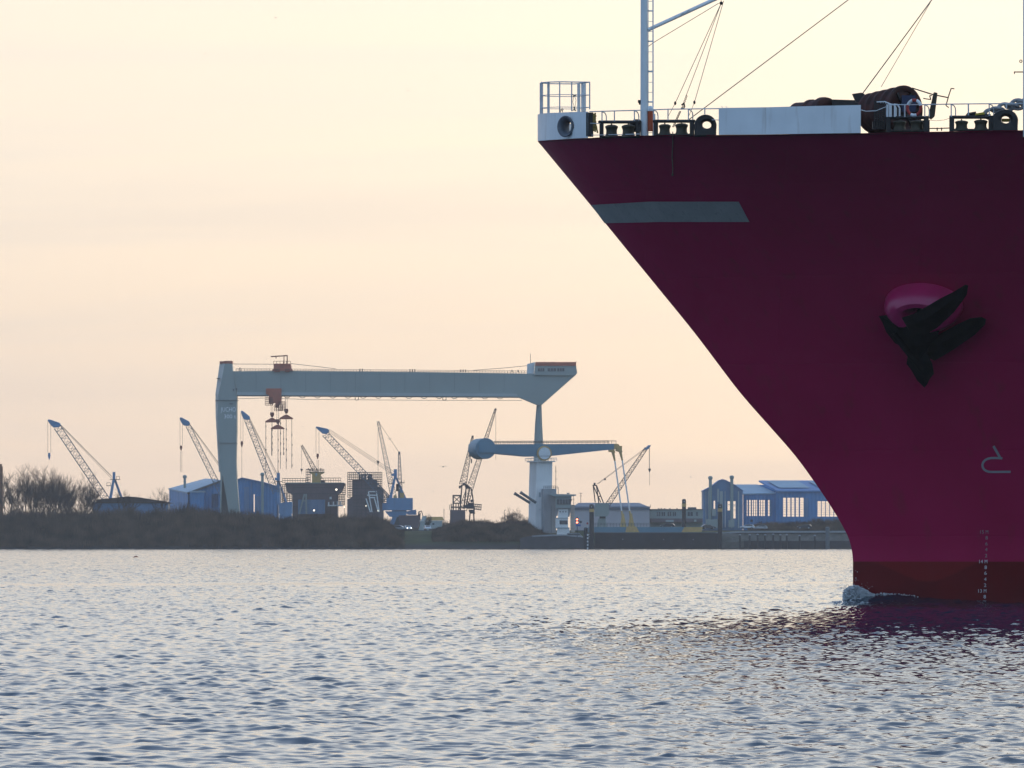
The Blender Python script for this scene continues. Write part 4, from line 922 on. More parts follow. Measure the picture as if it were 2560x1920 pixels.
# ------------------------------------------------------------------ bascule bridge
def bridge():
    A = R(11.0); Yb = 2032.0; s = Yb / F; O = W(1361, 1355, Yb)
    g = thing('bascule_bridge', 'grey blue bascule bridge with white tower, round counterweight drum and two white hangers', 'bridge', (O.x, Yb, 5.3), A)
    def px2x(px, y=0.0): return ((px - 1361) * s + y * math.sin(A)) / math.cos(A)
    def zz(py): return (HY - py) * s + H - 5.3
    def P(pts, y=0.0): return [(px2x(px, y), zz(py)) for px, py in pts]
    L = dict(parent=g, local=True)
    mb = MB(); mb.prism(P([(1342, 1154), (1381, 1154), (1380, 1225), (1377, 1330), (1339, 1330), (1340, 1225)]), 0, 11.0); tw = mb.build('tower', M['white_paint'], **L)
    mb = MB(); mb.prism(P([(1336, 1155), (1387, 1155), (1387, 1152), (1336, 1152)]), -1.0, 12.0); mb.build('tower_cap', M['white_paint'], tw, local=True)
    mb = MB()
    x0, x1 = px2x(1333), px2x(1390); z0, z1 = zz(1153), zz(1145)
    for y in (-1.2, 12.2):
        for k in range(9): x = x0 + (x1 - x0) * k / 8; mb.bar((x, y, z0), (x, y, z1), .12)
        mb.bar((x0, y, z1), (x1, y, z1), .14); mb.bar((x0, y, (z0 + z1) / 2), (x1, y, (z0 + z1) / 2), .1)
    for x in (x0, x1): mb.bar((x, -1.2, z1), (x, 12.2, z1), .14)
    mb.build('tower_rail', M['white_paint'], tw, local=True)
    mb = MB(); mb.prism(P([(1336, 1330), (1339, 1265), (1348, 1265), (1348, 1330)], 11), 9, 14); mb.build('buttress', M['grey_concrete'], tw, local=True)
    mb = MB()
    for px in (1330, 1334): pass
    mb.prism(P([(1346, 1275), (1356, 1275), (1356, 1274), (1346, 1274)]), -.3, 0); mb.box(px2x(1347), px2x(1352), -.05, .2, zz(1243), zz(1231)); mb.build('hatch', M['crane_light'], tw, local=True)
    # stair shaft
    mb = MB(); mb.prism(P([(1358.5, 1222), (1391, 1222), (1390, 1333), (1358.5, 1333)], -3), -3.0, -.05); sh = mb.build('stair_shaft', M['grey_concrete'], **L)
    mb = MB(); xa, xb = px2x(1359, -3), px2x(1393, -3)
    for k in range(8): x = xa + (xb - xa) * k / 7; mb.bar((x, -2.9, zz(1222)), (x, -2.9, zz(1215)), .1)
    for q in (1215, 1218.5): mb.bar((xa, -2.9, zz(q)), (xb, -2.9, zz(q)), .1)
    x = px2x(1391, -3); mb.bar((x, -2, zz(1222)), (x, -2, zz(1165)), .12); mb.bar((x - .3, -2, zz(1178)), (x + .5, -2, zz(1178)), .1); mb.bar((x - .3, -2, zz(1198)), (x + .5, -2, zz(1198)), .1)
    mb.bar((px2x(1397, -3), -2, zz(1235)), (px2x(1397, -3), -2, zz(1218)), .15); mb.build('shaft_rail', M['dark_steel'], sh, local=True)
    # hydraulic buffers
    for (a, b, y) in (((1301, 1231), (1340, 1257), -2.4), ((1286, 1233), (1325, 1257), 6.0)):
        pa, pb = Vector((px2x(a[0], y), y, zz(a[1]))), Vector((px2x(b[0], y), y, zz(b[1])))
        mb = MB(); mb.tube(pa, pb, .42, 10); mb.tube(pa, pa.lerp(pb, .08), .5, 10); mb.build('buffer_strut', M['crane_dark'], smooth=True, **L)
    # twin beams
    for y, nm in ((-1.6, 'beam'), (9.0, 'beam')):
        mb = MB(); mb.prism(P([(1190, 1110), (1236, 1111), (1340, 1110.5), (1420, 1110), (1540, 1109), (1535, 1123), (1380, 1140), (1330, 1141), (1236, 1133), (1190, 1128)], -1.6), y, y + 1.4); bm_ = mb.build(nm, M['bridge_blue'], **L)
        mb = MB(); mb.prism(P([(1540, 1109), (1547, 1110), (1557, 1129), (1555, 1131), (1541, 1127), (1543, 1120), (1535, 1124), (1536, 1109)], -1.6), y - .1, y + 1.5); mb.build('end_plate', M['yellow'], bm_, local=True)
        mb = MB(); xa, xb = px2x(1236, -1.6), px2x(1541, -1.6)
        n = 28
        for k in range(n + 1):
            x = xa + (xb - xa) * k / n; f = k / n
            mb.bar((x, y + .2, zz(1110.5 - 1.2 * f)), (x, y + .2, zz(1103.5 - 2.5 * f)), .1)
        for dq in (0, 3.2): mb.bar((xa, y + .2, zz(1103.5 + dq)), (xb, y + .2, zz(1101 + dq)), .11)
        mb.build('walkway_rail', M['cable'], bm_, local=True)
    mb = MB(); mb.lathe((px2x(1214, -2.2), -2.6, zz(1122)), (0, 1, 0), [(0.02, 0), (3.05, 0), (3.1, .15), (3.1, 3.0), (2.9, 3.05), (2.9, 3.5), (3.1, 3.55), (3.1, 12.0), (0.02, 12.0)], 40); cw = mb.build('counterweight', M['bridge_blue'], smooth=True, **L)
    mb = MB(); mb.lathe((px2x(1214, -2.2), .42, zz(1122)), (0, 1, 0), [(2.88, 0), (3.0, .02), (3.0, .5), (2.88, .52)], 40); mb.build('counterweight_band', M['crane_light'], cw, local=True)
    mb = MB(); mb.prism(P([(1196, 1112), (1240, 1112), (1240, 1132), (1196, 1132)], -2.7), -3.2, -2.58); mb.build('beam_root', M['bridge_blue'], cw, local=True)
    # pivot
    mb = MB(); mb.lathe((px2x(1360.5, -2), -2.5, zz(1133.5)), (0, 1, 0), [(0.02, 0), (1.75, 0), (1.75, .25), (2.2, .25), (2.2, .9), (0.02, .9)], 40); pv = mb.build('pivot_ring', M['yellow'], **L)
    mb = MB(); mb.lathe((px2x(1360.5, -2), -2.58, zz(1133.5)), (0, 1, 0), [(0.02, 0), (1.78, 0), (1.78, .1), (0.02, .1)], 40); dk = mb.build('pivot_disc', M['ship_white'], pv, local=True)
    mb = MB(); mb.box(px2x(1345, -2), px2x(1377, -2), -2.68, -2.6, zz(1140.8), zz(1140)); mb.build('disc_bar', M['dark_steel'], dk, local=True)
    # hangers
    for y, xt, xb in ((-1, 1552, 1578), (9.5, 1535, 1559)):
        a = Vector((px2x(xt, y), y, zz(1122))); b = Vector((px2x(xb, y), y, zz(1300))); c = a.lerp(b, .16); d = a.lerp(b, .87)
        mb = MB(); mb.tube(c, d, .22, 8); hg = mb.build('hanger', M['ship_white'], smooth=True, **L)
        mb = MB(); mb.tube(d, b, .25, 8, .35); mb.prism([(b.x - .9, b.z - 2.6), (b.x + 1.2, b.z - 2.6), (b.x + .3, b.z + 2), (b.x - .2, b.z + 2)], y - .2, y + .4); mb.build('hanger_foot', M['yellow'], hg, local=True); mb = MB(); mb.tube(a + Vector((-.3, 0, .1)), c, .55, 8, .25); mb.prism([(a.x - 1.6, a.z + .9), (a.x + .4, a.z + .9), (a.x + .3, a.z - .6), (a.x - .6, a.z - .7), (a.x - .9, a.z + .1), (a.x - 1.5, a.z - .2)], y - .4, y + .4); mb.build('hanger_bearing', M['yellow'], hg, local=True)
    # deck
    mb = MB(); mb.prism(P([(1486, 1317.5), (1712, 1317.5), (1704, 1331), (1486, 1331)], -3), -3.0, 12.5); dk = mb.build('deck', M['bridge_blue'], **L)
    mb = MB(); mb.prism(P([(1567, 1316), (1591, 1316), (1599, 1331), (1564, 1331)], -3.2), -3.2, -3.0); mb.prism(P([(1712, 1317.5), (1758, 1317.5), (1756, 1329), (1750, 1331), (1704, 1331)], -3), -3, 12); mb.build('deck_end', M['yellow'], dk, local=True)
    mb = MB(); xa, xb = px2x(1480, -2.5), px2x(1625, -2.5)
    for k in range(20): x = xa + (xb - xa) * k / 19; mb.bar((x, -2.6, zz(1318)), (x, -2.6, zz(1308)), .09)
    for q in (1308, 1312): mb.bar((xa, -2.6, zz(q)), (xb, -2.6, zz(q)), .1)
    mb.build('deck_rail', M['cable'], dk, local=True)
    mb = MB(); mb.prism(P([(1500, 1331.5), (1625, 1333), (1625, 1335), (1500, 1334)], -3.4), -3.4, -3.1); mb.build('deck_kerb', M['white_paint'], dk, local=True)
bridge()
def control_tower():
    Y = 2022.0
    g = thing('control_tower', 'white bridge keeper tower with jutting dark glass lookout and flat wide roof', 'tower', (W(1408, 1350, Y).x, Y, 2.0))
    wp = M['white_paint']
    mb = MB(); mb.pxprism([(1393, 1321), (1424, 1321), (1424, 1350), (1391, 1350)], Y, 6); mb.pxprism([(1389, 1296), (1420, 1296), (1420, 1321), (1389, 1321)], Y - .1, 6); mb.pxprism([(1396, 1272), (1420, 1272), (1420, 1296), (1395, 1296)], Y + .3, 5); wl = mb.build('wall', wp, g)
    mb = MB(); mb.pxbox(1389, 1424, 1318.5, 1321, Y - .3, 6.4); mb.pxbox(1388, 1421, 1294.5, 1296, Y - .3, 6); mb.build('ledge', M['crane_light'], wl)
    mb = MB(); mb.pxbox(1399, 1419, 1301, 1311, Y - .15, .2); mb.build('window', M['window_dark'], wl)
    for x in (1400.5, 1407.5, 1414.5):
        mb = MB(); c = W(x, 1279.3, Y + .15); mb.tube(c, c + Vector((0, .3, 0)), .2, 10); mb.build('porthole', M['window_dark'], wl)
    mb = MB(); mb.pxprism([(1389, 1264), (1428, 1264), (1424, 1292), (1420, 1292), (1420, 1272), (1396, 1272), (1394, 1290), (1389, 1290)], Y + .8, 5); mb.build('support', M['grey_concrete'], g)
    mb = MB(); mb.pxprism([(1389, 1240), (1429, 1240), (1427, 1270), (1390, 1270)], Y - .6, 6.5); lk = mb.build('lookout', M['crane_grey'], g)
    mb = MB(); mb.pxprism([(1392, 1248), (1430, 1248), (1426, 1261), (1392, 1261)], Y - .8, .25); wn_ = mb.build('lookout_window', M['window_dark'], lk)
    mb = MB(); [mb.pxbox(x - .4, x + .4, 1248, 1261, Y - .9, .1) for x in (1399, 1406, 1413, 1420)]; mb.build('mullion', M['crane_grey'], wn_)
    mb = MB(); mb.pxprism([(1373, 1234.5), (1440, 1236), (1440, 1239), (1425, 1241), (1388, 1241), (1376, 1238)], Y - 1.5, 8.5); mb.pxbox(1417, 1424, 1232, 1235, Y + 1, 2); mb.build('roof', M['crane_grey'], g)
    mb = MB(); mb.pxbox(1426, 1437, 1262, 1331, Y + 2, 2); st = mb.build('stair_screen', mat('warm pale sheeting', (0.62, 0.5, 0.42), .7, .05, .5), g)
    mb = MB(); [mb.pxbox(1425.5, 1437.5, y, y + .8, Y + 1.8, .2) for y in range(1264, 1331, 8)]; mb.build('screen_rail', M['crane_light'], st)
    mb = MB(); mb.bar(W(1434, 1237, Y), W(1434, 1262, Y), .12); mb.bar(W(1430, 1248, Y), W(1436, 1248, Y), .1); mb.bar(W(1378, 1262, Y), W(1378, 1345, Y), .1); mb.build('mast', M['dark_steel'], g)
control_tower()

# ------------------------------------------------------------------ quay, piles, signals, cars
def shore():
    Y = 1999.0
    g = thing('quay_wall', 'dark sheet piled quay wall below the bridge deck', 'wall', (W(1635, 1373, Y).x, Y, 0))
    mb = MB(); x = 1487.0
    while x < 1788: mb.pxprism([(x, 1333), (x + 3, 1333), (x + 3, 1385), (x, 1385)], Y + .35, 2.2); mb.pxprism([(x + 3, 1333), (x + 6.4, 1333), (x + 6.4, 1385), (x + 3, 1385)], Y, 2.5); x += 6.4
    sp = mb.build('sheet_piling', M['sheet_pile'], g)
    mb = MB(); mb.pxbox(1486, 1790, 1330.5, 1333, Y - .1, 8); mb.build('coping', M['crane_dark'], g)
    mb = MB()
    for x, y in ((1557, 1348), (1659, 1348.5), (1733, 1349)): mb.pxbox(x - .8, x + .8, y - .8, y + .8, Y - .2, .2)
    mb.build('marker_plate', M['ship_white'], g)
    g = thing('bank_wall', 'grey concrete bank wall at the waterline below the bridge tower', 'wall', (W(1390, 1373, Y).x, Y, 0))
    mb = MB(); mb.pxprism([(1300, 1346), (1318, 1341), (1390, 1337), (1478, 1346), (1478, 1385), (1300, 1385)], Y + 1, 14); mb.build('face', mat('wet dark concrete', (0.075, 0.075, 0.08), .8, .25, .3, streak=.4, streak_col=(.03, .03, .03)), g)
    mb = MB(); mb.pxprism([(1330, 1339), (1380, 1336), (1420, 1336.5), (1420, 1339), (1330, 1342)], Y + .6, 14); mb.build('coping', M['grey_concrete'], g)
    # stone revetment with timber fenders
    g = thing('revetment', 'stone revetment with concrete top running behind the row of fender posts', 'wall', (W(1960, 1373, Y).x, Y, 0))
    mb = MB(); mb.add([W(1788, 1335, Y + 3), W(1850, 1330, Y + 5), W(2300, 1330, Y + 5), W(2300, 1353, Y + 2), W(1860, 1353, Y + 2), W(1788, 1358, Y + 1)] + [W(1788, 1385, Y + 1), W(2300, 1385, Y + 2)], [(0, 1, 4, 5), (1, 2, 3, 4), (5, 4, 3, 7, 6)]); mb.build('stone_slope', mat('weathered stone pitching', (0.12, 0.115, 0.10), .9, .3, .5, bump=.6, bscale=1.2), g)
    mb = MB(); mb.pxprism([(1860, 1352), (2300, 1352), (2300, 1385), (1860, 1385)], Y + .9, 1); mb.build('wet_wall', M['sheet_pile'], g)
    mb = MB(); mb.pxprism([(1786, 1331), (1850, 1328), (2300, 1327), (2300, 1331), (1850, 1332), (1786, 1336)], Y + 4, 6); mb.build('coping', M['grey_concrete'], g)
    lab = ['first black fender post after the tall yellow-collared pile by the quay end', 'second black fender post along the revetment, standing a bit apart', 'third black fender post along the revetment with pale top', 'fourth black fender post along the revetment, paired closely with the third',
           'fifth black fender post along the revetment, above a white speck on the wall', 'sixth black fender post along the revetment, close to the seventh', 'seventh black fender post along the revetment, before the wider gap', 'eighth fender post, alone in the wide gap', 'last thin fender post before the thick grey pile near the ship bow']
    for k, (x, top) in enumerate(((1850, 1338), (1874, 1338), (1894, 1337), (1913, 1338), (1933, 1337), (1951, 1338), (1967, 1338), (1999, 1340), (2037, 1340))):
        b = W(x, 1380, Y - 1); g = thing('fender_post', lab[k], 'post', (b.x, Y - 1, 0), 0, 'black fender posts along the revetment')
        mb = MB(); mb.tube(W(x, 1382, Y - 1), W(x, top, Y - 1), .30, 8, .27); pt = mb.build('post', M['timber'], g, smooth=True)
        mb = MB(); mb.lathe(W(x, top + .4, Y - 1), (0, 0, 1), [(.33, 0), (.33, .25), (.15, .4)], 8); mb.build('cap', M['grey_concrete'], g)
    for x, w_, top, Yp, lb, nm in ((1479, 5.8, 1262, 1996, 'thick dark mooring pile with yellow collar before the grey slewing crane', 'mooring_pile'), (1710, 5.2, 1249, 2040, 'dark pile with yellow collar rising behind the quay before the office block', 'mooring_pile'), (1800, 5.8, 1261, 1996, 'tall dark pile with yellow collar at the quay end before the gabled hall', 'mooring_pile')):
        g = thing(nm, lb, 'pile', (W(x, 1380, Yp).x, Yp, 0), 0, 'dark piles with yellow collars'); r = w_ * Yp / F
        mb = MB(); mb.tube(W(x, 1384, Yp), W(x, top + 3, Yp), r, 16, r * .96); sf = mb.build('shaft', M['timber'], g, smooth=True)
        mb = MB(); mb.lathe(W(x, top + 3, Yp), (0, 0, 1), [(r * .97, 0), (r * .97, .15), (r * .8, .45), (r * .3, .55)], 16); mb.build('cap', M['dark_steel'], g)
        mb = MB(); mb.tube(W(x, top + 18, Yp), W(x, top + 10, Yp), r * 1.06, 16); mb.build('yellow_collar', M['yellow'], g, smooth=True)
        mb = MB(); mb.box(*(lambda c: (c.x - .12, c.x + .12, c.y - r * 1.08, c.y - r * .9, c.z - .12, c.z + .12))(W(x, top + 5, Yp))); mb.build('reflector', M['ship_white'], g)
    g = thing('mooring_pile', 'thick plain grey pile standing in front of the revetment close to the ship bow', 'pile', (W(2069, 1380, 1997).x, 1997, 0))
    mb = MB(); mb.tube(W(2069, 1384, 1997), W(2069, 1321, 1997), .62, 16); mb.build('shaft', M['crane_dark'], g, smooth=True)
    mb = MB(); mb.lathe(W(2069, 1321, 1997), (0, 0, 1), [(.7, -.1), (.7, .2), (.2, .5)], 16); mb.build('cap', M['crane_dark'], g)
    g = thing('mooring_pile', 'low blunt black pile between the control tower and the yellow-collared pile', 'pile', (W(1465, 1380, 1997).x, 1997, 0))
    mb = MB(); mb.tube(W(1464.5, 1384, 1997), W(1464.5, 1322, 1997), .55, 14); mb.build('shaft', M['timber'], g, smooth=True)
    mb = MB(); mb.lathe(W(1464.5, 1322, 1997), (0, 0, 1), [(.6, -.1), (.6, .15), (.2, .4)], 14); mb.build('cap', M['dark_steel'], g)
    g = thing('striped_marker', 'thin black and white striped tide marker at the quay corner', 'marker', (W(1469, 1375, 1994).x, 1994, 0))
    for k in range(10):
        y0 = 1335 + k * 4.2; mb = MB(); mb.tube(W(1469, y0 + 4.2, 1994), W(1469, y0, 1994), .2, 8); mb.build('stripe', M['ship_white'] if k % 2 == 0 else M['dark_steel'], g)
    g = thing('warning_ring', 'pale hooped guard rail beside the striped tide marker', 'rail', (W(1475, 1340, 1996).x, 1996, 3))
    mb = MB(); mb.path([W(1470, 1365, 1996), W(1470, 1338, 1996), W(1474, 1335, 1996), W(1479, 1339, 1996), W(1480, 1365, 1996)], .12, 5); mb.path([W(1470, 1343, 1996), W(1476, 1341, 1996), W(1479, 1337, 1996)], .1, 5); mb.build('hoop', M['wall_pale'], g)
    # ship signal with two red lights
    Ys = 2016; g = thing('signal_post', 'ship signal post showing two red lamps beside the control tower', 'signal', (W(1443, 1345, Ys).x, Ys, 3))
    mb = MB(); mb.bar(W(1443, 1345, Ys), W(1443, 1292, Ys), .25); mb.build('post', M['dark_steel'], g)
    mb = MB(); mb.pxprism([(1440, 1295), (1446, 1295), (1446.5, 1299), (1446, 1309), (1440, 1309), (1439.5, 1299)], Ys - .5, .4); hd = mb.build('signal_head', M['dark_steel'], g)
    for y in (1298.5, 1306): mb = MB(); c = W(1442.7, y, Ys - .55); mb.tube(c, c + Vector((0, .06, 0)), .28, 10); mb.build('red_lamp', M['lamp_red'], hd)
    mb = MB(); mb.tube(W(1451.5, 1305, Ys), W(1451.5, 1305, Ys) + Vector((0, .2, 0)), .4, 12); mb.build('dark_disc', M['dark_steel'], g)
    mb = MB(); mb.pxbox(1440, 1452, 1311, 1316, Ys - .3, .1); mb.build('blue_board', mat('blue sign', (0.05, 0.14, 0.4), .5), g)
    g = thing('road_sign', 'small round red sign on a post between signal lamps and pile', 'sign', (W(1468, 1325, 2040).x, 2040, 5))
    mb = MB(); mb.bar(W(1468.5, 1330, 2040), W(1468.5, 1310, 2040), .15); mb.build('post', M['rail'], g)
    mb = MB(); c = W(1468.5, 1308.5, 2039.8); mb.tube(c, c + Vector((0, .06, 0)), .32, 14); mb.build('sign_face', M['buoy_red'], g)
    g = thing('lamp_post', 'thin lamp post rising from the bare shrubs below the seagull', 'lamp post', (W(1261, 1300, 2060).x, 2060, 5.3))
    mb = MB(); mb.bar(W(1261, 1320, 2060), W(1261, 1276, 2060), .14); mb.bar(W(1261, 1276, 2060), W(1264, 1275, 2060), .2); mb.build('pole', M['dark_steel'], g)
    g = thing('lamp_post', 'thin pole between the pale site huts and the dark harbour crane', 'lamp post', (W(1110, 1300, 2062).x, 2062, 5.3))
    mb = MB(); mb.bar(W(1110, 1325, 2062), W(1110, 1272, 2062), .16); mb.build('pole', M['dark_steel'], g)
    # yard floodlights
    for x, y, Yf, h, lb in ((841, 1224, 2318, .55, 'lit yard lamp high on the flared ship section'), (785, 1276, 2318, .5, 'lit warm lamp low before the ship section'), (861, 1268, 2318, .3, 'small lit lamp at the foot between the two ship sections'), (915, 1265, 2296, .3, 'small lit lamp beside the white access tower'), (945, 1277, 2296, .28, 'small lit lamp at the foot of the white access tower')):
        h *= .6; p = W(x, y, Yf - 3); g = thing('yard_lamp', lb, 'lamp', (p.x, p.y, 5.6), 0, 'lit yard lamps at the ship sections')
        mb = MB(); mb.bar((p.x, p.y + .3, 5.6), (p.x, p.y + .3, p.z), .14); mb.build('pole', M['dark_steel'], g)
        mb = MB(); mb.sphere(p, h, 10, 8); mb.build('lamp', M['lamp_white'], g)
shore()

def car(name, label, Y, px, py_bottom, length, heading, paint, kind='saloon', lights=False, zb=None):
    z = zb if zb is not None else 5.68
    g = thing(name, label, 'van' if kind == 'van' else 'car', (W(px, py_bottom, Y).x, Y, z), heading, 'cars on the dike road')
    L = length; w = 1.75
    if kind == 'van': prof = [(-.5, .3), (.48, .3), (.5, .75), (.42, 1.0), (.28, 1.75), (-.48, 1.8), (-.5, 1.0)]; cab = [(-.46, 1.1), (.38, 1.1), (.27, 1.65), (-.46, 1.7)]
    else: prof = [(-.5, .3), (.49, .3), (.5, .62), (.42, .78), (.22, .88), (.08, 1.36), (-.2, 1.42), (-.36, 1.3), (-.47, .92), (-.5, .8)]; cab = [(-.40, .92), (.18, .92), (.07, 1.32), (-.2, 1.37), (-.34, 1.26)]
    mb = MB(); mb.prism([(x * L, zz) for x, zz in prof], -w / 2, w / 2); body = mb.build('body', paint, g, bevel=.08, local=True)
    mb = MB(); mb.prism([(x * L, zz) for x, zz in cab], -w / 2 - .01, w / 2 + .01); mb.build('side_window', M['window_dark'], body, local=True)
    if kind != 'van':
        mb = MB(); mb.add([(.20 * L, -.7, .92), (.20 * L, .7, .92), (.085 * L, .62, 1.34), (.085 * L, -.62, 1.34)], [(0, 1, 2, 3)]); v = [(x + .015, y, z_ + .01) for x, y, z_ in mb.v]; mb.v = v + [(x - .02, y, z_) for x, y, z_ in v]; mb.f = [(0, 1, 2, 3), (7, 6, 5, 4), (0, 4, 5, 1), (1, 5, 6, 2), (2, 6, 7, 3), (3, 7, 4, 0)]; mb.build('windscreen', M['window_dark'], body, local=True)
    for sx in (-.31, .31):
        for sy in (-1, 1):
            mb = MB(); mb.tube((sx * L, sy * .62, .32), (sx * L, sy * .9, .32), .32, 14); wh = mb.build('wheel', M['rubber'], g, local=True)
            mb = MB(); mb.tube((sx * L, sy * .9, .32), (sx * L, sy * .915, .32), .19, 10); mb.build('rim', M['car_silver'], wh, local=True)
    for sy in (-.58, .58):
        mb = MB(); c = (L * .495, sy, .68)
        if lights: mb.sphere((c[0], c[1], c[2]), .12, 8, 6)
        else: mb.box(c[0] - .08, c[0] + .02, sy - .18, sy + .18, .6, .74)
        mb.build('headlight', M['headlight'] if lights else M['letter'], g, local=True)
    return g
car('parked_car', 'white car facing the water with both headlights lit near the blue crane', 2054, 1019, 1332, 4.2, R(-75), M['car_white'], lights=True)
car('parked_car', 'white hatchback without lights parked below the pale site huts', 2054, 1069, 1331, 4.0, R(-80), M['car_white'])
car('parked_car', 'silver car half hidden by brush under the blue crane portal', 2054, 994, 1332, 4.2, R(160), M['car_silver'])
car('parked_car', 'dark car beyond the bridge deck below the office block windows', 2075, 1669, 1316, 4.4, R(170), M['car_dark'], zb=6.5)
car('parked_car', 'dark car parked at the quay end beside the yellow-collared pile', 2058, 1771, 1316, 4.4, R(20), M['car_dark'], zb=6.0)
car('parked_car', 'white car parked before the wall of the bright blue hall', 2056, 1868, 1319, 4.4, R(175), M['car_white'], zb=6.1)
car('parked_car', 'silver low car parked nose to tail with the white car before the blue hall', 2056, 1901, 1320, 4.3, R(180), M['car_silver'], zb=5.9)
car('parked_car', 'dark car alone on the grass below the blue hall windows', 2055, 2012, 1320, 4.3, R(170), M['car_dark'], zb=6.1)
car('parked_van', 'grey van with one glinting lamp beside the foot of the control tower', 2020, 1437, 1347, 4.8, R(0), M['car_silver'], 'van', zb=3.0)

# ------------------------------------------------------------------ birds and a float
def bird(px, py, Y, span, label, flap=0.25, heading=0.0):
    p = W(px, py, Y); g = thing('gull', label, 'bird', tuple(p), heading, 'gulls in the air')
    mb = MB(); s = span / 2
    prof = [(0.01, -.22), (.05, -.17), (.075, -.05), (.065, .08), (.03, .18), (.012, .27)]
    mb.lathe((0, 0, 0), (1, 0, 0), [(r * span, a * span) for r, a in prof], 10)
    for sd in (-1, 1):
        a = [(.09, 0.03, .02), (-.08, .03, .02), (.12, .24, flap * .35), (-.05, .24, flap * .35), (.02, .5, flap * .18), (-.02, .5, flap * .18)]
        a = [(x * span, sd * y * span, z * span) for x, y, z in a]
        v = a + [(x, y, z - .012 * span) for x, y, z in a]
        mb.add(v, [(0, 1, 3, 2), (2, 3, 5, 4), (6, 8, 9, 7), (8, 10, 11, 9), (0, 2, 8, 6), (2, 4, 10, 8), (1, 7, 9, 3), (3, 9, 11, 5), (4, 5, 11, 10)])
    mb.build('body', M['bird'], g, smooth=True, local=True)
bird(1108, 1167, 900, 1.15, 'gull gliding with spread wings between the blue crane and the bridge drum', .3, R(80))
bird(689, 45, 1500, .9, 'tiny gull highest in the sky above the gantry trolley', .5, R(60))
bird(513, 135, 1600, .8, 'tiny gull high in the open sky above the gantry leg', .4, R(50))
bird(1087, 193, 1600, .8, 'tiny gull in the sky beside the ship bow, the upper of two', .5, R(70))
bird(1020, 227, 1600, .8, 'tiny gull in the sky beside the ship bow, the lower of two', .4, R(40))
bird(1727, 1193, 1500, .6, 'tiny dark gull above the office block near the gabled hall', .6, R(20))
bird(974, 1098, 1700, 1.4, 'gull beside the thin lattice crane above the blue crane mast', .5, R(70))
bird(757, 1067, 1700, .7, 'tiny gull near the blue jib head above the ship section', .5, R(70))
bird(1083, 1229, 1500, .7, 'tiny gull low over the shrubs near the dark harbour crane', .3, R(70))
p = W(340, 1394.5, 930); g = thing('mooring_buoy', 'small red brown buoy floating far out on the water', 'buoy', (p.x, 930, 0))
mb = MB(); mb.lathe((p.x, 930, -.1), (0, 0, 1), [(.1, 0), (.4, .04), (.44, .14), (.26, .28), (.07, .33)], 14); mb.build('float', M['rust_red'], g, smooth=True)
mb = MB(); mb.tube((p.x, 930, .2), (p.x, 930, .3), .06, 8); mb.build('eye', M['dark_steel'], g)

# ------------------------------------------------------------------ the ship
def hull_material():
    m = bpy.data.materials.new('magenta hull paint'); m.use_nodes = True; t = m.node_tree; b = t.nodes['Principled BSDF']
    b.inputs['Roughness'].default_value = 0.45; b.inputs['Specular IOR Level'].default_value = 0.18
    g = N(t, 'ShaderNodeNewGeometry')
    nz = N(t, 'ShaderNodeTexNoise'); nz.inputs['Scale'].default_value = 0.35; nz.inputs['Detail'].default_value = 7; t.links.new(g.outputs['Position'], nz.inputs[0])
    c = ramp(t, nz.outputs[0], [(0.3, (0.37, 0.009, 0.064)), (0.7, (0.43, 0.012, 0.080))]).outputs[0]
    mp = N(t, 'ShaderNodeMapping'); mp.inputs['Scale'].default_value = (2.2, 2.2, 0.22); t.links.new(g.outputs['Position'], mp.inputs[0])
    n2 = N(t, 'ShaderNodeTexNoise'); n2.inputs['Scale'].default_value = 1; n2.inputs['Detail'].default_value = 6; t.links.new(mp.outputs[0], n2.inputs[0])
    c = mixc(t, ramp(t, n2.outputs[0], [(0.58, 0.0), (0.78, 0.35)]).outputs[0], c, (0.13, 0.035, 0.03))
    t.links.new(c, b.inputs['Base Color'])
    # plate seams and slight dents
    br = N(t, 'ShaderNodeTexBrick'); br.inputs['Scale'].default_value = 1.0; br.inputs['Mortar Size'].default_value = 0.012; br.inputs['Brick Width'].default_value = 9.0; br.inputs['Row Height'].default_value = 2.9
    br.inputs['Color1'].default_value = (1, 1, 1, 1); br.inputs['Color2'].default_value = (1, 1, 1, 1); br.inputs['Mortar'].default_value = (0, 0, 0, 1)
    cb = N(t, 'ShaderNodeCombineXYZ'); sp = N(t, 'ShaderNodeSeparateXYZ'); t.links.new(g.outputs['Position'], sp.inputs[0])
    t.links.new(sp.outputs[0], cb.inputs[0]); t.links.new(math_n(t, 'ADD', sp.outputs[2], 0.55), cb.inputs[1]); t.links.new(cb.outputs[0], br.inputs[0])
    n3 = N(t, 'ShaderNodeTexNoise'); n3.inputs['Scale'].default_value = 0.8; n3.inputs['Detail'].default_value = 2; t.links.new(g.outputs['Position'], n3.inputs[0])
    b1 = N(t, 'ShaderNodeBump'); b1.inputs['Strength'].default_value = 0.6; b1.inputs['Distance'].default_value = 0.02; t.links.new(br.outputs[0], b1.inputs['Height'])
    b2 = N(t, 'ShaderNodeBump'); b2.inputs['Strength'].default_value = 0.22; b2.inputs['Distance'].default_value = 0.12; t.links.new(n3.outputs[0], b2.inputs['Height']); t.links.new(b1.outputs[0], b2.inputs['Normal'])
    t.links.new(b2.outputs[0], b.inputs['Normal'])
    return m
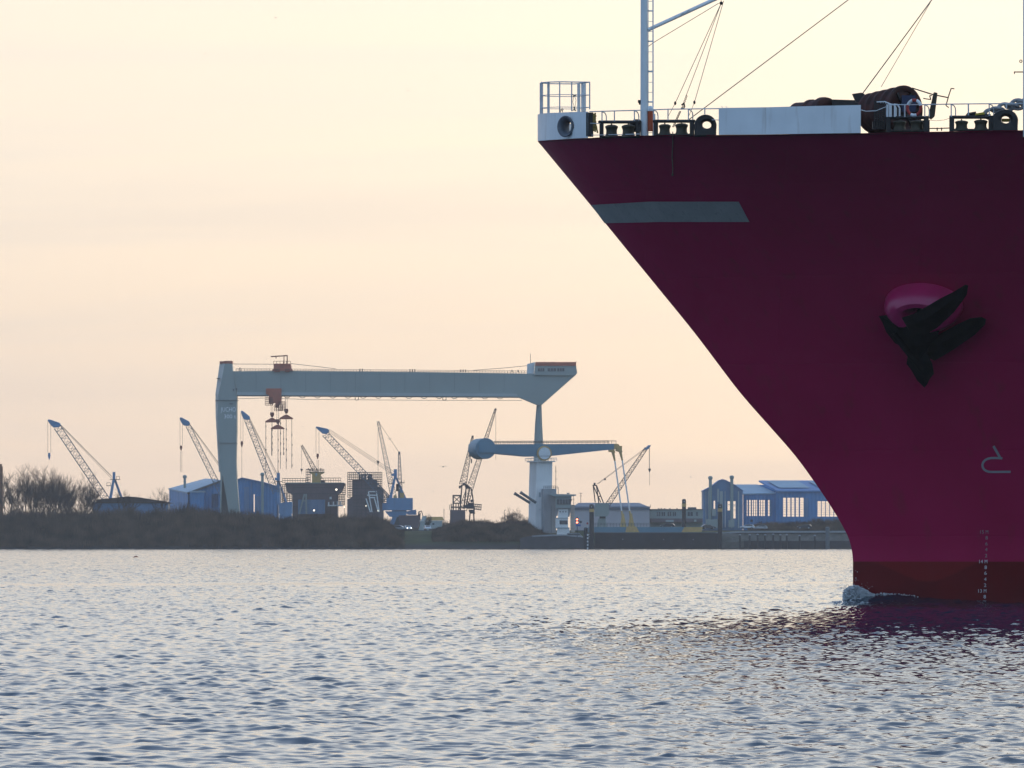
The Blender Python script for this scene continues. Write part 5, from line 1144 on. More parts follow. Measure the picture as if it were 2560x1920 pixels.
def boot_material():
    m = mat('antifouling red', (0.15, 0.008, 0.009), 0.5, 0.15, 0.5, spec=.2); t = m.node_tree; b = t.nodes['Principled BSDF']
    g = N(t, 'ShaderNodeNewGeometry'); sp = N(t, 'ShaderNodeSeparateXYZ'); t.links.new(g.outputs['Position'], sp.inputs[0])
    # pale dried patch shaped like an inverted arch, wet dark paint below it
    xc = (2318 - 1280) * 231 / F
    dx = math_n(t, 'ABSOLUTE', math_n(t, 'SUBTRACT', sp.outputs[0], xc))
    lim = ramp(t, math_n(t, 'DIVIDE', dx, 2.2), [(0.0, 0.50), (0.15, 0.535), (0.75, 0.93), (1.0, 1.0)])
    nz = N(t, 'ShaderNodeTexNoise'); nz.inputs['Scale'].default_value = 1.6; nz.inputs['Detail'].default_value = 4; t.links.new(g.outputs['Position'], nz.inputs[0])
    h = math_n(t, 'ADD', math_n(t, 'MULTIPLY', sp.outputs[2], 1 / 1.5), math_n(t, 'MULTIPLY', math_n(t, 'SUBTRACT', nz.outputs[0], 0.5), 0.14))
    f = math_n(t, 'MULTIPLY', math_n(t, 'SUBTRACT', h, lim.outputs[0]), 14)
    cl = N(t, 'ShaderNodeClamp'); t.links.new(f, cl.inputs[0])
    old = b.inputs['Base Color'].links[0].from_socket
    t.links.new(mixc(t, cl.outputs[0], old, (0.22, 0.017, 0.018)), b.inputs['Base Color'])
    t.links.new(ramp(t, cl.outputs[0], [(0, 0.35), (1, 0.75)]).outputs[0], b.inputs['Roughness'])
    return m
M['hull'] = hull_material(); M['bolster'] = mat('glossy magenta paint with sky sheen', (0.46, 0.014, 0.11), .3, .06, 1.5, spec=.6); M['boot'] = boot_material()  # bolster: hull magenta made pinker and lighter to imitate reflected sky
ZB = H + (HY - 1404) * 231.0 / F          # top of the red boot topping
ship = thing('container_ship', 'huge magenta hulled cargo ship bow with white bulwarks gliding past the shipyard', 'ship', (8.0, YC, 0.0))
def hull_surface(z0, z1f, nz_, name, m, both=True):
    ds = np.concatenate([np.linspace(0, 1, 26) ** 2 * 3.0, np.linspace(3.3, 30, 70), np.linspace(32, 130, 22)])
    mb = MB(); V = []; n = len(ds)
    for sgn in ((-1, 1) if both else (-1,)):
        base = len(V)
        for j in range(nz_ + 1):
            f = j / nz_
            for d in ds:
                z = z0
                for _ in range(4):
                    zt = z1f(xs(z) + d); z = z0 + (zt - z0) * f
                V.append((xs(z) + d, YC + sgn * hb(d, z), z))
        for j in range(nz_):
            for i in range(n - 1):
                a = base + j * n + i; q = (a, a + 1, a + n + 1, a + n)
                mb.f.append(q if sgn < 0 else q[::-1])
    mb.v = V
    me = bpy.data.meshes.new(name); inv = INV[ship.name]; me.from_pydata([tuple(inv @ Vector(v)) for v in V], [], mb.f); me.update()
    import bmesh
    bm = bmesh.new(); bm.from_mesh(me); bmesh.ops.remove_doubles(bm, verts=bm.verts, dist=1e-4); bmesh.ops.recalc_face_normals(bm, faces=bm.faces); bm.to_mesh(me); bm.free()
    me.polygons.foreach_set('use_smooth', [True] * len(me.polygons))
    return link_mesh(name, me, m, ship)
hull = hull_surface(ZB, zd, 90, 'hull', M['hull'])
boot = hull_surface(-2.5, lambda x: ZB, 12, 'boot_top', M['boot'])
# deck plate
mb = MB(); xsl = list(np.linspace(STX[-1] + .05, 30, 60)) + list(np.linspace(34, 130, 20)); V = []
for x in xsl: e = edge(x); V += [(x, e.y + .01, e.z - .04), (x, 2 * YC - e.y - .01, e.z - .04)]
mb.v = V; mb.f = [(2 * i, 2 * i + 2, 2 * i + 3, 2 * i + 1) for i in range(len(xsl) - 1)]
mb.build('deck', M['winch_red'], ship)
# bulwarks
def bulwark(pxa, pxb, top_py, name='bulwark', around=False, hole=None):
    xa, xb = (STX[-1] if around else edge_px(pxa)), edge_px(pxb)
    tops = lambda x: np.interp(x, [edge_px(p) for p, _ in top_py], [W(p, q, edge(edge_px(p)).y).z for p, q in top_py])
    u = np.linspace(0, 1, 150); X = xa + (xb - xa) * (u ** 2 if around else u)
    sides = (-1, 1) if around else (-1,)
    mb = MB(); rows = 26
    for sg in sides:
        path = [(float(x), YC + sg * (YC - edge(x).y)) for x in X]
        b0 = len(mb.v)
        for th in (0, 1):
            for j in range(rows + 1):
                for i, (x, y) in enumerate(path):
                    z = zd(x) + (float(tops(x)) - zd(x)) * j / rows
                    mb.v.append((x + (.12 * th if around and i < 12 else 0), y - sg * .12 * th * (1 if i > 8 or not around else 0), z))
        n = len(path)
        for th in (0, 1):
            o = b0 + th * (rows + 1) * n
            for j in range(rows):
                for i in range(n - 1):
                    q = (o + j * n + i, o + j * n + i + 1, o + (j + 1) * n + i + 1, o + (j + 1) * n + i)
                    if hole:
                        cx = (mb.v[q[0]][0] + mb.v[q[2]][0]) / 2; cz = (mb.v[q[0]][2] + mb.v[q[2]][2]) / 2
                        if sg < 0 and hole(cx, cz): continue
                    mb.f.append(q)
        o2 = (rows + 1) * n
        for i in range(n - 1): mb.f.append((b0 + rows * n + i, b0 + rows * n + i + 1, b0 + o2 + rows * n + i + 1, b0 + o2 + rows * n + i))
        for j in range(rows): mb.f.append((b0 + j * n + n - 1, b0 + (j + 1) * n + n - 1, b0 + o2 + (j + 1) * n + n - 1, b0 + o2 + j * n + n - 1))
        if not around:
            for j in range(rows): mb.f.append((b0 + j * n, b0 + o2 + j * n, b0 + o2 + (j + 1) * n, b0 + (j + 1) * n))
    return mb.build(name, M['ship_white'], ship, smooth=True)
fc = at_deck(1420, 316.5)
HOLE_R = 0.185
bw = bulwark(1344, 1470, [(1346, 285.5), (1400, 281.5), (1470, 279)], around=True, hole=lambda x, z: ((x - fc.x) / .2) ** 2 + ((z - fc.z) / .25) ** 2 < 1)
bw2 = bulwark(1797, 2152, [(1797, 270), (1920, 268), (2152, 262.5)])
# bellmouth fairlead through the bow bulwark: axis along the outboard normal
e1, e2 = edge(fc.x - .15), edge(fc.x + .15); nrm = Vector((-.75, -1.0, 0)).normalized()
if nrm.y > 0: nrm = -nrm
fcw = edge(fc.x); fcw.z = fc.z; fcw += nrm * .13
mb = MB(); n = 36; prof = [(.30, -.6), (.30, -.02), (.315, -.015), (.335, .03), (.31, .055), (.25, .03), (.2, -.05), (.17, -.16), (.16, -.32), (.18, -.32), (.19, -.15), (.22, -.05)]
k = len(prof); vs = []; u = nrm.cross(Vector((0, 0, 1))).normalized(); w = Vector((0, 0, 1))
for i in range(n):
    t = 2 * math.pi * i / n
    for r, a in prof: vs.append(fcw + (u * math.cos(t) + w * math.sin(t) * 1.08) * r + nrm * a)
mb.add(vs, [(i * k + j, ((i + 1) % n) * k + j, ((i + 1) % n) * k + j + 1, i * k + j + 1) for i in range(n) for j in range(k - 1)])
mb.build('fairlead', mat('grey blue fairlead steel', (0.12, 0.13, 0.15), .45, .15, 4, streak=.3, streak_col=(.15, .07, .03)), ship, smooth=True)
# bow pulpit railing
def pulpit():
    mb = MB(); r = .017
    X = [edge_px(p) for p in (1346, 1352, 1369, 1397, 1427, 1472)]
    near = [edge(x) for x in X]
    def P(x, y, py):
        return Vector((x, y, W(1400, py, 230).z))
    inset = Vector((.06, .06, 0))
    for py in (204, 236, 267):
        dpy = 0
        pts = []
        for i, p in enumerate([Vector((STX[-1] + .12, YC, 0))] + near[1:]): pts.append(Vector((p.x + .03, p.y + .08, W(1400, py + (3, 2.4, .8, 0, .4, 1)[i], p.y).z)))
        mb.path(pts, r * (1.3 if py == 204 else .8), 6)
        far = [pts[0], pts[2] + Vector((0, .8, 0)), pts[3] + Vector((0, 1.0, 0)), pts[4] + Vector((.1, 1.0, 0)), pts[5]]
        mb.path(far, r * (1.2 if py == 204 else .8), 6)
    zt = W(1400, 204, YC).z; zl = W(1400, 285, YC).z
    for i, p in enumerate(near[1:]): mb.tube((p.x + .03, p.y + .08, zl - .1), (p.x + .03, p.y + .08, W(0, 204, p.y).z), r * (2.6 if i == 1 else 1.3), 6)
    mb.tube((STX[-1] + .13, YC, zl - .1), (STX[-1] + .13, YC, zt - .04), .06, 8)
    pr = mb.build('pulpit_rail', M['rail'], ship, smooth=True)
    for px, rr in ((1447, .055), (1459, .085)):
        yb = edge(edge_px(px)).y + 1.0; c = W(px, 208, yb); mb = MB(); mb.tube((c.x, c.y, zl - .1), (c.x, c.y, c.z), rr, 12); mb.build('pulpit_post', M['ship_white'], pr, smooth=True)
pulpit()
mb = MB(); rng = random.Random(5)
for px0, py0 in ((1404, 277), (1436, 274), (1436, 240)):
    for k in range(5):
        a = at_deck(px0 + rng.uniform(-4, 4), py0 - rng.uniform(0, 7), .1); b = at_deck(px0 + rng.uniform(-5, 5), py0 + rng.uniform(-2, 4), .1); mb.tube(a, b, .012, 5)
mb.path([at_deck(1435, 237, .1), at_deck(1432, 255, .1), at_deck(1437, 272, .1), at_deck(1440, 250, .1), at_deck(1436, 238, .1)], .008, 5)
mb.build('rail_lashing', M['rope'], ship)
# post and dark opening aft of the bow bulwark
mb = MB()
for px in (1472, 1479): a = at_deck(px, 281, .05); b = at_deck(px, 340, .05); mb.box(a.x - .09, a.x + .06, a.y, a.y + .5, b.z, a.z)
mb.build('bulwark_stay', M['deck_dark'], ship)
mb = MB()
for a, b in (((1484, 284), (1484, 328)), ((1488, 282), (1488, 330)), ((1489, 310), (1494, 332)), ((1482, 290), (1490, 290)), ((1482, 305), (1490, 305)), ((1482, 318), (1492, 318))): mb.tube(at_deck(*a, .15), at_deck(*b, .15), .028, 6)
mb.build('chain_stopper', mat('worn yellow paint', (.3, .2, .04), .6, .3, 5), ship, smooth=True)
# deck-edge railing
def deck_rail(pxs, top, curved=(), low=None, inb=.06):
    mb = MB(); r = .02
    pts = [at_deck(px, np.interp(px, [t[0] for t in top], [t[1] for t in top]), inb) for px in pxs]
    mb.path(pts, r, 6)
    if low:
        for q in low: mb.path([at_deck(px, np.interp(px, [t[0] for t in q], [t[1] for t in q]), inb) for px in pxs if q[0][0] - 1 <= px <= q[-1][0] + 1], r * .7, 6)
    for px, bot in curved:
        tp = float(np.interp(px, [t[0] for t in top], [t[1] for t in top]))
        mb.tube(at_deck(px, tp, inb), at_deck(px, bot, inb), r, 6)
        mb.path([at_deck(px + 2, tp + 1.5, inb + .05), at_deck(px + 7, tp + 4, inb + .2), at_deck(px + 10, tp + 9, inb + .35), at_deck(px + 11, tp + 16, inb + .4), at_deck(px + 11, bot, inb + .4)], r * .9, 6)
    return mb
t1 = [(1474, 279), (1602, 275.5), (1670, 273), (1799, 271.5)]
mb = deck_rail([1474, 1505, 1536, 1586, 1602], t1, [(1505, 303), (1586, 302)], [[(1474, 338), (1602, 335)]])
for px in (1536,): mb.tube(at_deck(px, 277.5), at_deck(px, 303), .02, 6)
mb.tube(at_deck(1474, 308), at_deck(1500, 309), .014, 6)
mb.build('deck_rail', M['rail'], ship, smooth=True)
mb = deck_rail([1634, 1670, 1721, 1762, 1799], t1, [(1634, 300), (1721, 300)])
for px, b in ((1670, 301), (1762, 286)): mb.tube(at_deck(px, 273), at_deck(px, b), .02, 6)
mb.tube(at_deck(1780, 299.5), at_deck(1799, 300), .014, 6)
mb.build('deck_rail', M['rail'], ship, smooth=True)
t2 = [(2217, 262), (2300, 261.5), (2390, 260), (2560, 258.5)]
mb = deck_rail([2217, 2260, 2312, 2380, 2420, 2475, 2515, 2560, 2640], t2 + [(2640, 258)], [(2312, 292), (2378, 292), (2473, 290)])
for px, b in ((2217, 292), (2262, 292), (2421, 288), (2516, 272)): mb.tube(at_deck(px, 261), at_deck(px, b), .024, 6)
mb.build('deck_rail', M['rail'], ship, smooth=True)
mb = MB()
for px in (2219, 2226, 2237): mb.tube(at_deck(px, 263), at_deck(px, 292), .05 if px == 2226 else .03, 6)
for px in (2240, 2249): mb.path([at_deck(px - 14, 261, .2), at_deck(px - 5, 262, .2), at_deck(px, 270, .2), at_deck(px, 292, .2)], .028, 6)
mb.path([at_deck(2192, 255, .2), at_deck(2212, 254, .2), at_deck(2222, 258, .2), at_deck(2228, 264, .2)], .02, 6)
mb.path([at_deck(2198, 258, .3), at_deck(2218, 257, .3), at_deck(2232, 262, .3)], .02, 6)
mb.path([at_deck(2150, 274, .1), at_deck(2165, 278, .1), at_deck(2190, 277, .1), at_deck(2215, 267, .1)], .012, 5)
mb.build('stair_rail', M['ship_white'], ship, smooth=True)
# roller fairleads: frame with two drums each
def roller(px0, px1, beam_py, bot_py, drums, olive=True, legs=None):
    g = None
    mb = MB()
    a, b = at_deck(px0, beam_py, .2), at_deck(px1, beam_py, .2); mb.tube(a, b, .055, 8)
    for px in (legs or (px0 + 6, px1 - 6)):
        p = at_deck(px, beam_py, .2); q = at_deck(px, bot_py, .2); mb.box(p.x - .07, p.x + .07, p.y - .06, p.y + .3, q.z - .03, p.z + .02)
    p = at_deck(px0 + 4, bot_py, .2); q = at_deck(px1 - 2, bot_py, .2); mb.tube(p, q, .045, 6)
    fr = mb.build('roller_frame', M['deck_dark'], ship, smooth=True)
    for cx, hw, top in drums:
        t = at_deck(cx, top, .35); bt = at_deck(cx, bot_py + 1, .35); h = t.z - bt.z; r = hw * t.y / F
        mb = MB(); mb.lathe(bt, (0, 0, 1), [(r * 1.06, 0), (r * 1.0, .05), (r * .86, h * .3), (r * .84, h * .55), (r * .95, h * .72), (r * 1.02, h * .78), (r * .98, h * .88), (r * .6, h * .97), (r * .12, h), (r * .1, h + .04)], 22); mb.build('roller', M['deck_olive'], fr, smooth=True)
roller(1498, 1601, 305, 342, ((1529, 16, 311.5), (1571, 17, 311)))
roller(1634, 1736, 303, 337, ((1662, 15, 310), (1704, 16, 308)))
roller(2215, 2322, 294, 327, ((2249, 16.5, 301), (2292, 17, 300.5)))
roller(2374, 2484, 293, 325, ((2404, 16.5, 301), (2452, 17, 299)))
# closed chocks
def chock(cx, cy, rx, ry, hole, dep=.5, name='chock', peaked=False):
    c = at_deck(cx, cy, .15); s = c.y / F; mb = MB(); n = 40; vs = []
    def out(t):
        x, z = math.cos(t) * rx, math.sin(t) * ry
        if z < 0: x = math.copysign(max(abs(x), rx * .97), x) if abs(math.sin(t)) < .95 else x; z = max(z * 1.5, -ry * 1.02)
        return x, z
    hx, hy, hr = hole
    prof = [(1, .02), (1.0, dep), (.0, dep * .75), (.0, dep * .25), (1.0, .02)]
    for i in range(n):
        t = 2 * math.pi * i / n; ox, oz = out(t); ix, iz = hx + math.cos(t) * hr, hy + math.sin(t) * hr * .85
        for f, d in ((1, .06), (.9, 0), (.35, 0), (.08, .06), (0, .2), (0, dep - .1), (.1, dep), (.9, dep), (1, dep - .06)):
            vs.append((c.x + (ix + (ox - ix) * f) * s, c.y + d, c.z + (iz + (oz - iz) * f) * s))
    k = 9
    mb.add(vs, [(i * k + j, ((i + 1) % n) * k + j, ((i + 1) % n) * k + (j + 1) % k, i * k + (j + 1) % k) for i in range(n) for j in range(k)])
    mb.build(name, M['deck_dark'], ship, smooth=True)
chock(1764, 313, 28, 27, (4, 2, 11), .55)
chock(2513, 300, 33, 27, (3, 2, 11), .55)
mb = MB(); a = at_deck(2502, 302, .9); b = at_deck(2530, 296, .9); mb.box(a.x, b.x, a.y, a.y + .1, a.z - .03, b.z); a = at_deck(2439, 288, .1); b = at_deck(2462, 281, .1); mb.add([(a.x, a.y, a.z), (b.x, a.y, a.z + .03), (b.x, a.y, b.z + .02), (a.x, a.y, b.z - .03)] + [(a.x, a.y + .2, a.z), (b.x, a.y + .2, a.z + .03), (b.x, a.y + .2, b.z + .02), (a.x, a.y + .2, b.z - .03)], [(0, 1, 2, 3), (7, 6, 5, 4), (0, 4, 5, 1), (2, 6, 7, 3), (1, 5, 6, 2), (3, 7, 4, 0)])
mb.build('warning_plate', mat('safety yellow', (.5, .36, .02), .5, .1, 3), ship)
mb = MB(); a = at_deck(2416, 291, .3); b = at_deck(2478, 284, .3); mb.box(a.x, b.x, a.y, a.y + .4, a.z - .05, b.z); mb.tube(at_deck(2418, 286, .3), at_deck(2440, 282, .3), .05, 6); mb.build('sea_fastening', M['deck_dark'], ship)
# foremast with ladder and derrick boom
xm = edge_px(1610); em = edge(xm, 0, .55); s = em.y / F
mz0, mz1 = em.z - .05, W(1610, -420, em.y).z
mb = MB(); c = W(1610.3, 300, em.y); mb.tube((c.x, em.y, mz0), (c.x, em.y, mz1), 9.6 * s, 24, 8.0 * s); mast = mb.build('foremast', M['ship_white'], ship, smooth=True)
mb = MB(); xl0, xl1 = W(1620.5, 0, em.y).x, W(1632.5, 0, em.y).x
mb.box(xl1 - .022, xl1 + .022, em.y - .03, em.y + .03, mz0, mz1)
mb.box(xl0 - .012, xl0 + .012, em.y - .02, em.y + .02, mz0, mz1)
py = 332.0
while py > -400: z = W(0, py, em.y).z; mb.tube((xl0, em.y, z), (xl1, em.y, z), .011, 6); py -= 25.3
for py in (254.5, 178, 103, 27, -49): z = W(0, py, em.y).z; mb.box(c.x, xl1, em.y - .02, em.y + .02, z - .02, z + .02)
mb.build('ladder', M['ship_white'], mast)
mb = MB(); a = W(1597, 254, em.y); mb.box(a.x - .03, a.x + .08, em.y - .05, em.y + .05, a.z - .04, a.z + .05); mb.box(a.x, a.x + .06, em.y - .04, em.y + .04, a.z - .1, a.z - .04); mb.build('mast_light', M['deck_dark'], mast)
mb = MB(); A = W(1619, 75, em.y); B = W(1800, -8, em.y + 1.5); mb.tube(A, B, .065, 10); mb.tube(B, W(1990, -95, em.y + 3), .065, 10); bo = mb.build('derrick_boom', M['ship_white'], mast, smooth=True)
mb = MB(); A = W(1707, 32, em.y - .05)
for kx, ch in enumerate('SWL'): pass
vs, fs = text_polys('SWL 5.0T', .085); d = (B - W(1619, 75, em.y)).normalized(); up = Vector((-d.z, 0, d.x)).normalized(); o = W(1703, 39.5, em.y + .62) + Vector((0, -.075, 0))
mb.add([o + d * v[0] + up * v[1] for v in vs], fs); mb.build('boom_lettering', M['deck_dark'], bo)
# rigging
mb = MB(); K = W(1803, 8, em.y + 1)
def wire(a, b, r=.011): mb.tube(a, b, r, 5)
wire(K, at_deck(1688, 258, .6)); wire(at_deck(1688, 258, .6), at_deck(1671, 290, .6), .008); wire(K, at_deck(1715, 240, .6)); wire(W(1809, 2, em.y + 1), at_deck(1736, 256, .6)); wire(at_deck(1736, 256, .6), at_deck(1722, 290, .6), .008)
wire(at_deck(1702, 278, .6), at_deck(1684, 318, .6), .016); wire(at_deck(1699, 278, .6), at_deck(1681, 318, .6), .012)
wire(K, W(1803, -60, em.y + 1)); wire(W(1797, 8, em.y + .8), W(1633, 107, em.y)); wire(W(1633, 107, em.y), W(1621, 116, em.y))
wire(at_deck(1722, 299, .3), W(2120, 0, 228), .016); wire(W(2120, 0, 228), W(2420, -222, 232), .016)
wire(W(2157, 233, 224), W(2329, 0, 226), .018); wire(W(2203, 217, 224), W(2326, 6, 226), .010); wire(W(2329, 0, 226), W(2410, -110, 226), .018)
mb.build('rigging', M['cable'], ship)
mb = MB(); mb.sphere(K, .06, 8, 6)
for i in range(6):
    p = at_deck(1716 - i * 2.2, 241 + i * 6, .6); mb.ring(p, (1, 1, 0) if i % 2 else (1, -1, 0), .035, .011, 10, 5)
mb.path([at_deck(1704, 262, .6), at_deck(1710, 258, .6), at_deck(1712, 266, .6), at_deck(1708, 273, .6), at_deck(1703, 270, .6)], .02, 6)
for q in ((1688, 258), (1736, 256)): mb.sphere(at_deck(*q, .6), .04, 8, 6, 1.6)
mb.build('rigging_block', M['deck_dark'], ship)
# orange cylinder beside the mast
mb = MB(); c = at_deck(1626, 328, .7); t = at_deck(1626, 278, .7); mb.tube(c, t, 6.6 * s, 14); oc = mb.build('fire_cylinder', M['orange_bright'], ship, smooth=True)
mb = MB(); mb.lathe(t, (0, 0, 1), [(.11, 0), (.12, .06), (.09, .14), (.03, .18)], 14); mb.tube(at_deck(1636, 325, .7), at_deck(1636, 285, .7), .035, 8); mb.build('cylinder_cap', M['ship_white'], oc, smooth=True)
mb = MB(); mb.lathe(at_deck(1592, 315, .9), (0, 0, 1), [(.1, -.2), (.2, -.1), (.22, .1), (.1, .22)], 14); mb.tube(at_deck(1578, 311, .9), at_deck(1600, 311, .9), .09, 8); mb.build('warping_head', M['deck_dark'], ship, smooth=True)
# windlass with drums
def winch():
    Yw = 225.0; s = Yw / F
    ax = Vector((-.62, .78, -.035)).normalized()
    c0 = W(2264, 272, Yw - 2.2)
    g = MB()
    prof = []
    L = [(.77, 0), (.77, .14)]
    pos = 0.0; r = .77
    def flange(p, r): return [(r - .03, p), (r, p + .02), (r, p + .11), (r - .03, p + .13)]
    pr = [(.60, .10), (.60, .04), (.70, 0)] + flange(0, .77)
    for i, (p, rf) in enumerate(((.42, .74), (.82, .71), (1.18, .69), (1.55, .66))): pr += [(rf * .88, p - .27), (rf * .88, p - .05)] + flange(p, rf)
    pr += [(.1, 1.75)]
    g.lathe(c0, ax, [(max(r_, .01), a) for r_, a in pr], 48); w = g.build('winch_drum', M['winch_red'], ship, smooth=True)
    g = MB(); g.lathe(c0, ax, [(.01, -.02), (.14, -.02), (.14, .1), (.60, .11), (.01, .12)], 32)
    for i in range(6):
        t = i * math.pi / 3; u = ax.cross(Vector((0, 0, 1))).normalized(); v = ax.cross(u); d = u * math.cos(t) + v * math.sin(t); g.bar(c0 + d * .1 + ax * .06, c0 + d * .6 + ax * .06, .07)
    g.build('drum_end', M['deck_dark'], w, smooth=True)
    g = MB(); pc = W(2298, 222, Yw - 2); g.path([W(2280, 220, Yw - 2), W(2331, 236, Yw - 2), W(2370, 244, Yw - 2)], .022, 6); g.path([W(2308, 246, Yw - 2), W(2327, 249, Yw - 2), W(2324, 239, Yw - 2), W(2330, 239, Yw - 2)], .018, 6)
    g.path([W(2386, 222, Yw - 2), W(2378, 221, Yw - 2), W(2373, 235, Yw - 2), W(2365, 264, Yw - 2), W(2372, 269, Yw - 2)], .018, 6); g.build('brake_rod', M['deck_dark'], w, smooth=True)
    g = MB(); g.prism([(W(a, b, Yw - 2).x, W(a, b, Yw - 2).z) for a, b in ((2334, 231), (2343, 233), (2336, 292), (2328, 299), (2320, 293))], Yw - 2.2, Yw - 1.9); g.build('brake_lever', M['deck_olive'], w, bevel=.02)
    g = MB(); g.box(W(2214, 0, Yw).x, W(2315, 0, Yw).x, Yw - 2, Yw - .5, 15.2, W(0, 310, Yw).z); g.box(W(2170, 0, Yw).x, W(2225, 0, Yw).x, Yw - 1, Yw, 15.2, W(0, 300, Yw).z); g.build('winch_base', M['deck_dark'], w)
    g = MB()
    g.box(W(2243, 0, Yw).x, W(2277, 0, Yw).x, Yw - 2.75, Yw - 2.3, W(0, 292, Yw).z, W(0, 252, Yw).z); g.build('gear_box', mat('dark blue gear paint', (.015, .025, .07), .5, .1, 3), w)
    # second drum further inboard, showing over the white bulwark
    Y2 = 236.0; g = MB(); c1 = W(2068, 300, Y2); ax2 = Vector((-.75, .66, 0)).normalized()
    g.lathe(c1, ax2, [(.01, 0), (.78, 0), (.80, .1), (.80, .2), (.70, .22), (.70, .6), (.74, .62), (.74, .72), (.66, .75), (.66, 1.1), (.66, 1.3), (.01, 1.3)], 40); w2 = g.build('winch_drum', M['winch_red'], ship, smooth=True)
    g = MB(); g.prism([(W(a, b, Y2).x, W(a, b, Y2).z) for a, b in ((2080, 250), (2150, 252), (2150, 300), (2080, 300))], Y2 - .3, Y2 + .3); g.build('winch_frame', M['deck_dark'], w2); g = MB()
    g.prism([(W(a, b, Y2 - 8).x, W(a, b, Y2 - 8).z) for a, b in ((2130, 236), (2152, 233), (2160, 236), (2166, 252), (2140, 258))], Y2 - 8.3, Y2 - 8); g.build('cable_guide', M['deck_dark'], w2)
winch()
# cargo grating rack between bulwark and rollers
mb = MB()
for px in (2187, 2193, 2199, 2205, 2211): mb.tube(at_deck(px, 252, .25), at_deck(px, 322, .25), .022, 5)
for q in range(10): mb.tube(at_deck(2185, 254 + q * 5.4, .25), at_deck(2213, 254 + q * 5.4, .25), .02, 5)
a = at_deck(2182, 322, .3); b = at_deck(2214, 303, .3); mb.box(a.x, b.x, a.y, a.y + .3, a.z, b.z); mb.build('grating_rack', M['deck_dark'], ship)
# anchor chain on deck
mb = MB()
for i, (px, py) in enumerate(((2478, 285), (2494, 275), (2512, 271), (2530, 266), (2545, 261), (2560, 257), (2576, 252))):
    p = at_deck(px, py, .7)
    mb.ring(p, (0, 1, .2) if i % 2 == 0 else (.25, .4, 1), .15, .055, 20, 8, 1.35)
mb.build('anchor_chain', mat('pale worn chain steel', (.36, .36, .36), .5, .15, 5), ship, smooth=True)
# second post at the frame edge
mb = MB(); c = at_deck(2573, 300, .1); mb.tube((c.x, c.y, 15.2), (c.x, c.y, 22.5), .2, 20); ps = mb.build('deck_post', M['ship_white'], ship, smooth=True)
mb = MB(); mb.tube(at_deck(2535, 180, .1), at_deck(2562, 180, .1), .02, 6); mb.tube(at_deck(2536, 180, .1), at_deck(2536, 185, .1), .016, 6); mb.build('bracket', M['deck_dark'], ps); mb = MB(); mb.ring(at_deck(2552, 153, .1), (0, 1, 0), .04, .014, 12, 6); mb.build('lifting_eye', M['deck_dark'], ps)
mb = MB(); mb.path([at_deck(2320, 321, .3), at_deck(2345, 321, .3), at_deck(2376, 320, .3)], .02, 6); mb.path([at_deck(2322, 300, .1), at_deck(2340, 302, .1), at_deck(2360, 300, .1), at_deck(2376, 295, .1)], .007, 5)
for px in (2343, 2354): mb.tube(at_deck(px, 327, .3), at_deck(px, 319, .3), .02, 6)
mb.build('low_rail', M['deck_dark'], ship)
mb = MB()
for px in (1806, 1817): mb.path([at_deck(px - 3, 266, .1), at_deck(px, 267, .1), at_deck(px, 271, .1)], .01, 5)
mb.build('sounding_hook', M['rail'], ship)
# painted band, bulb mark and draught marks follow the plating
def ribbon(pts, wpx, mb, off=.006):
    P = [Vector((a, b)) for a, b in pts]; L = []; Rr = []
    for i, p in enumerate(P):
        d = (P[min(i + 1, len(P) - 1)] - P[max(i - 1, 0)]).normalized(); n = Vector((-d.y, d.x)) * wpx / 2
        L.append(hull_pt(p.x + n.x, p.y + n.y, off)); Rr.append(hull_pt(p.x - n.x, p.y - n.y, off))
    n = len(P); mb.add(L + Rr, [(i, i + 1, n + i + 1, n + i) for i in range(n - 1)])
mb = MB(); nx, ny = 70, 8; vs = []
for j in range(ny + 1):
    f = j / ny; xl = 1475 + f * 34 + 3.0; xr = 1847 + f * 27
    for i in range(nx + 1):
        px = xl + (xr - xl) * (i / nx) ** 1.5; py = (512 + (503.5 - 512) * min(1, (px - 1475) / 150)) * (1 - f) + (558 + (554.5 - 558) * min(1, (px - 1500) / 150)) * f
        vs.append(hull_pt(px, py, .012))
mb.add(vs, [(j * (nx + 1) + i, j * (nx + 1) + i + 1, (j + 1) * (nx + 1) + i + 1, (j + 1) * (nx + 1) + i) for j in range(ny) for i in range(nx)])
mb.build('painted_band', mat('grey band paint', (0.40, 0.38, 0.34), .6, .08, 1.5, streak=.5, streak_col=(.2, .15, .12)), ship, smooth=True, label='grey painted-over name band on the upper bow')
k = .3014
mb = MB(); ribbon([(2060 + x * k, 1080 + y * k) for x, y in ((1406, 116), (1425, 150), (1448, 190), (1466, 222))], 6.2, mb)
arc = [(2060 + x * k, 1080 + y * k) for x, y in ((1480, 218), (1450, 216), (1420, 215), (1385, 216), (1360, 221), (1338, 232), (1323, 248), (1314, 268), (1316, 290), (1327, 309), (1345, 322), (1370, 330), (1400, 331), (1450, 330.5), (1500, 330), (1548, 330))]
ribbon(arc, 5.6, mb, .008); mb.build('bulb_mark', M['mark_grey'], ship)
def hull_text(mb, s, px0, py_base, hpx, wpx):
    vs, fs = text_polys(s, 1.0); x0 = min(v[0] for v in vs); x1 = max(v[0] for v in vs); z1 = max(v[1] for v in vs)
    mb.add([hull_pt(px0 + (v[0] - x0) / (x1 - x0) * wpx, py_base - v[1] / z1 * hpx, .006) for v in vs], fs)
mbw, mbg = MB(), MB()
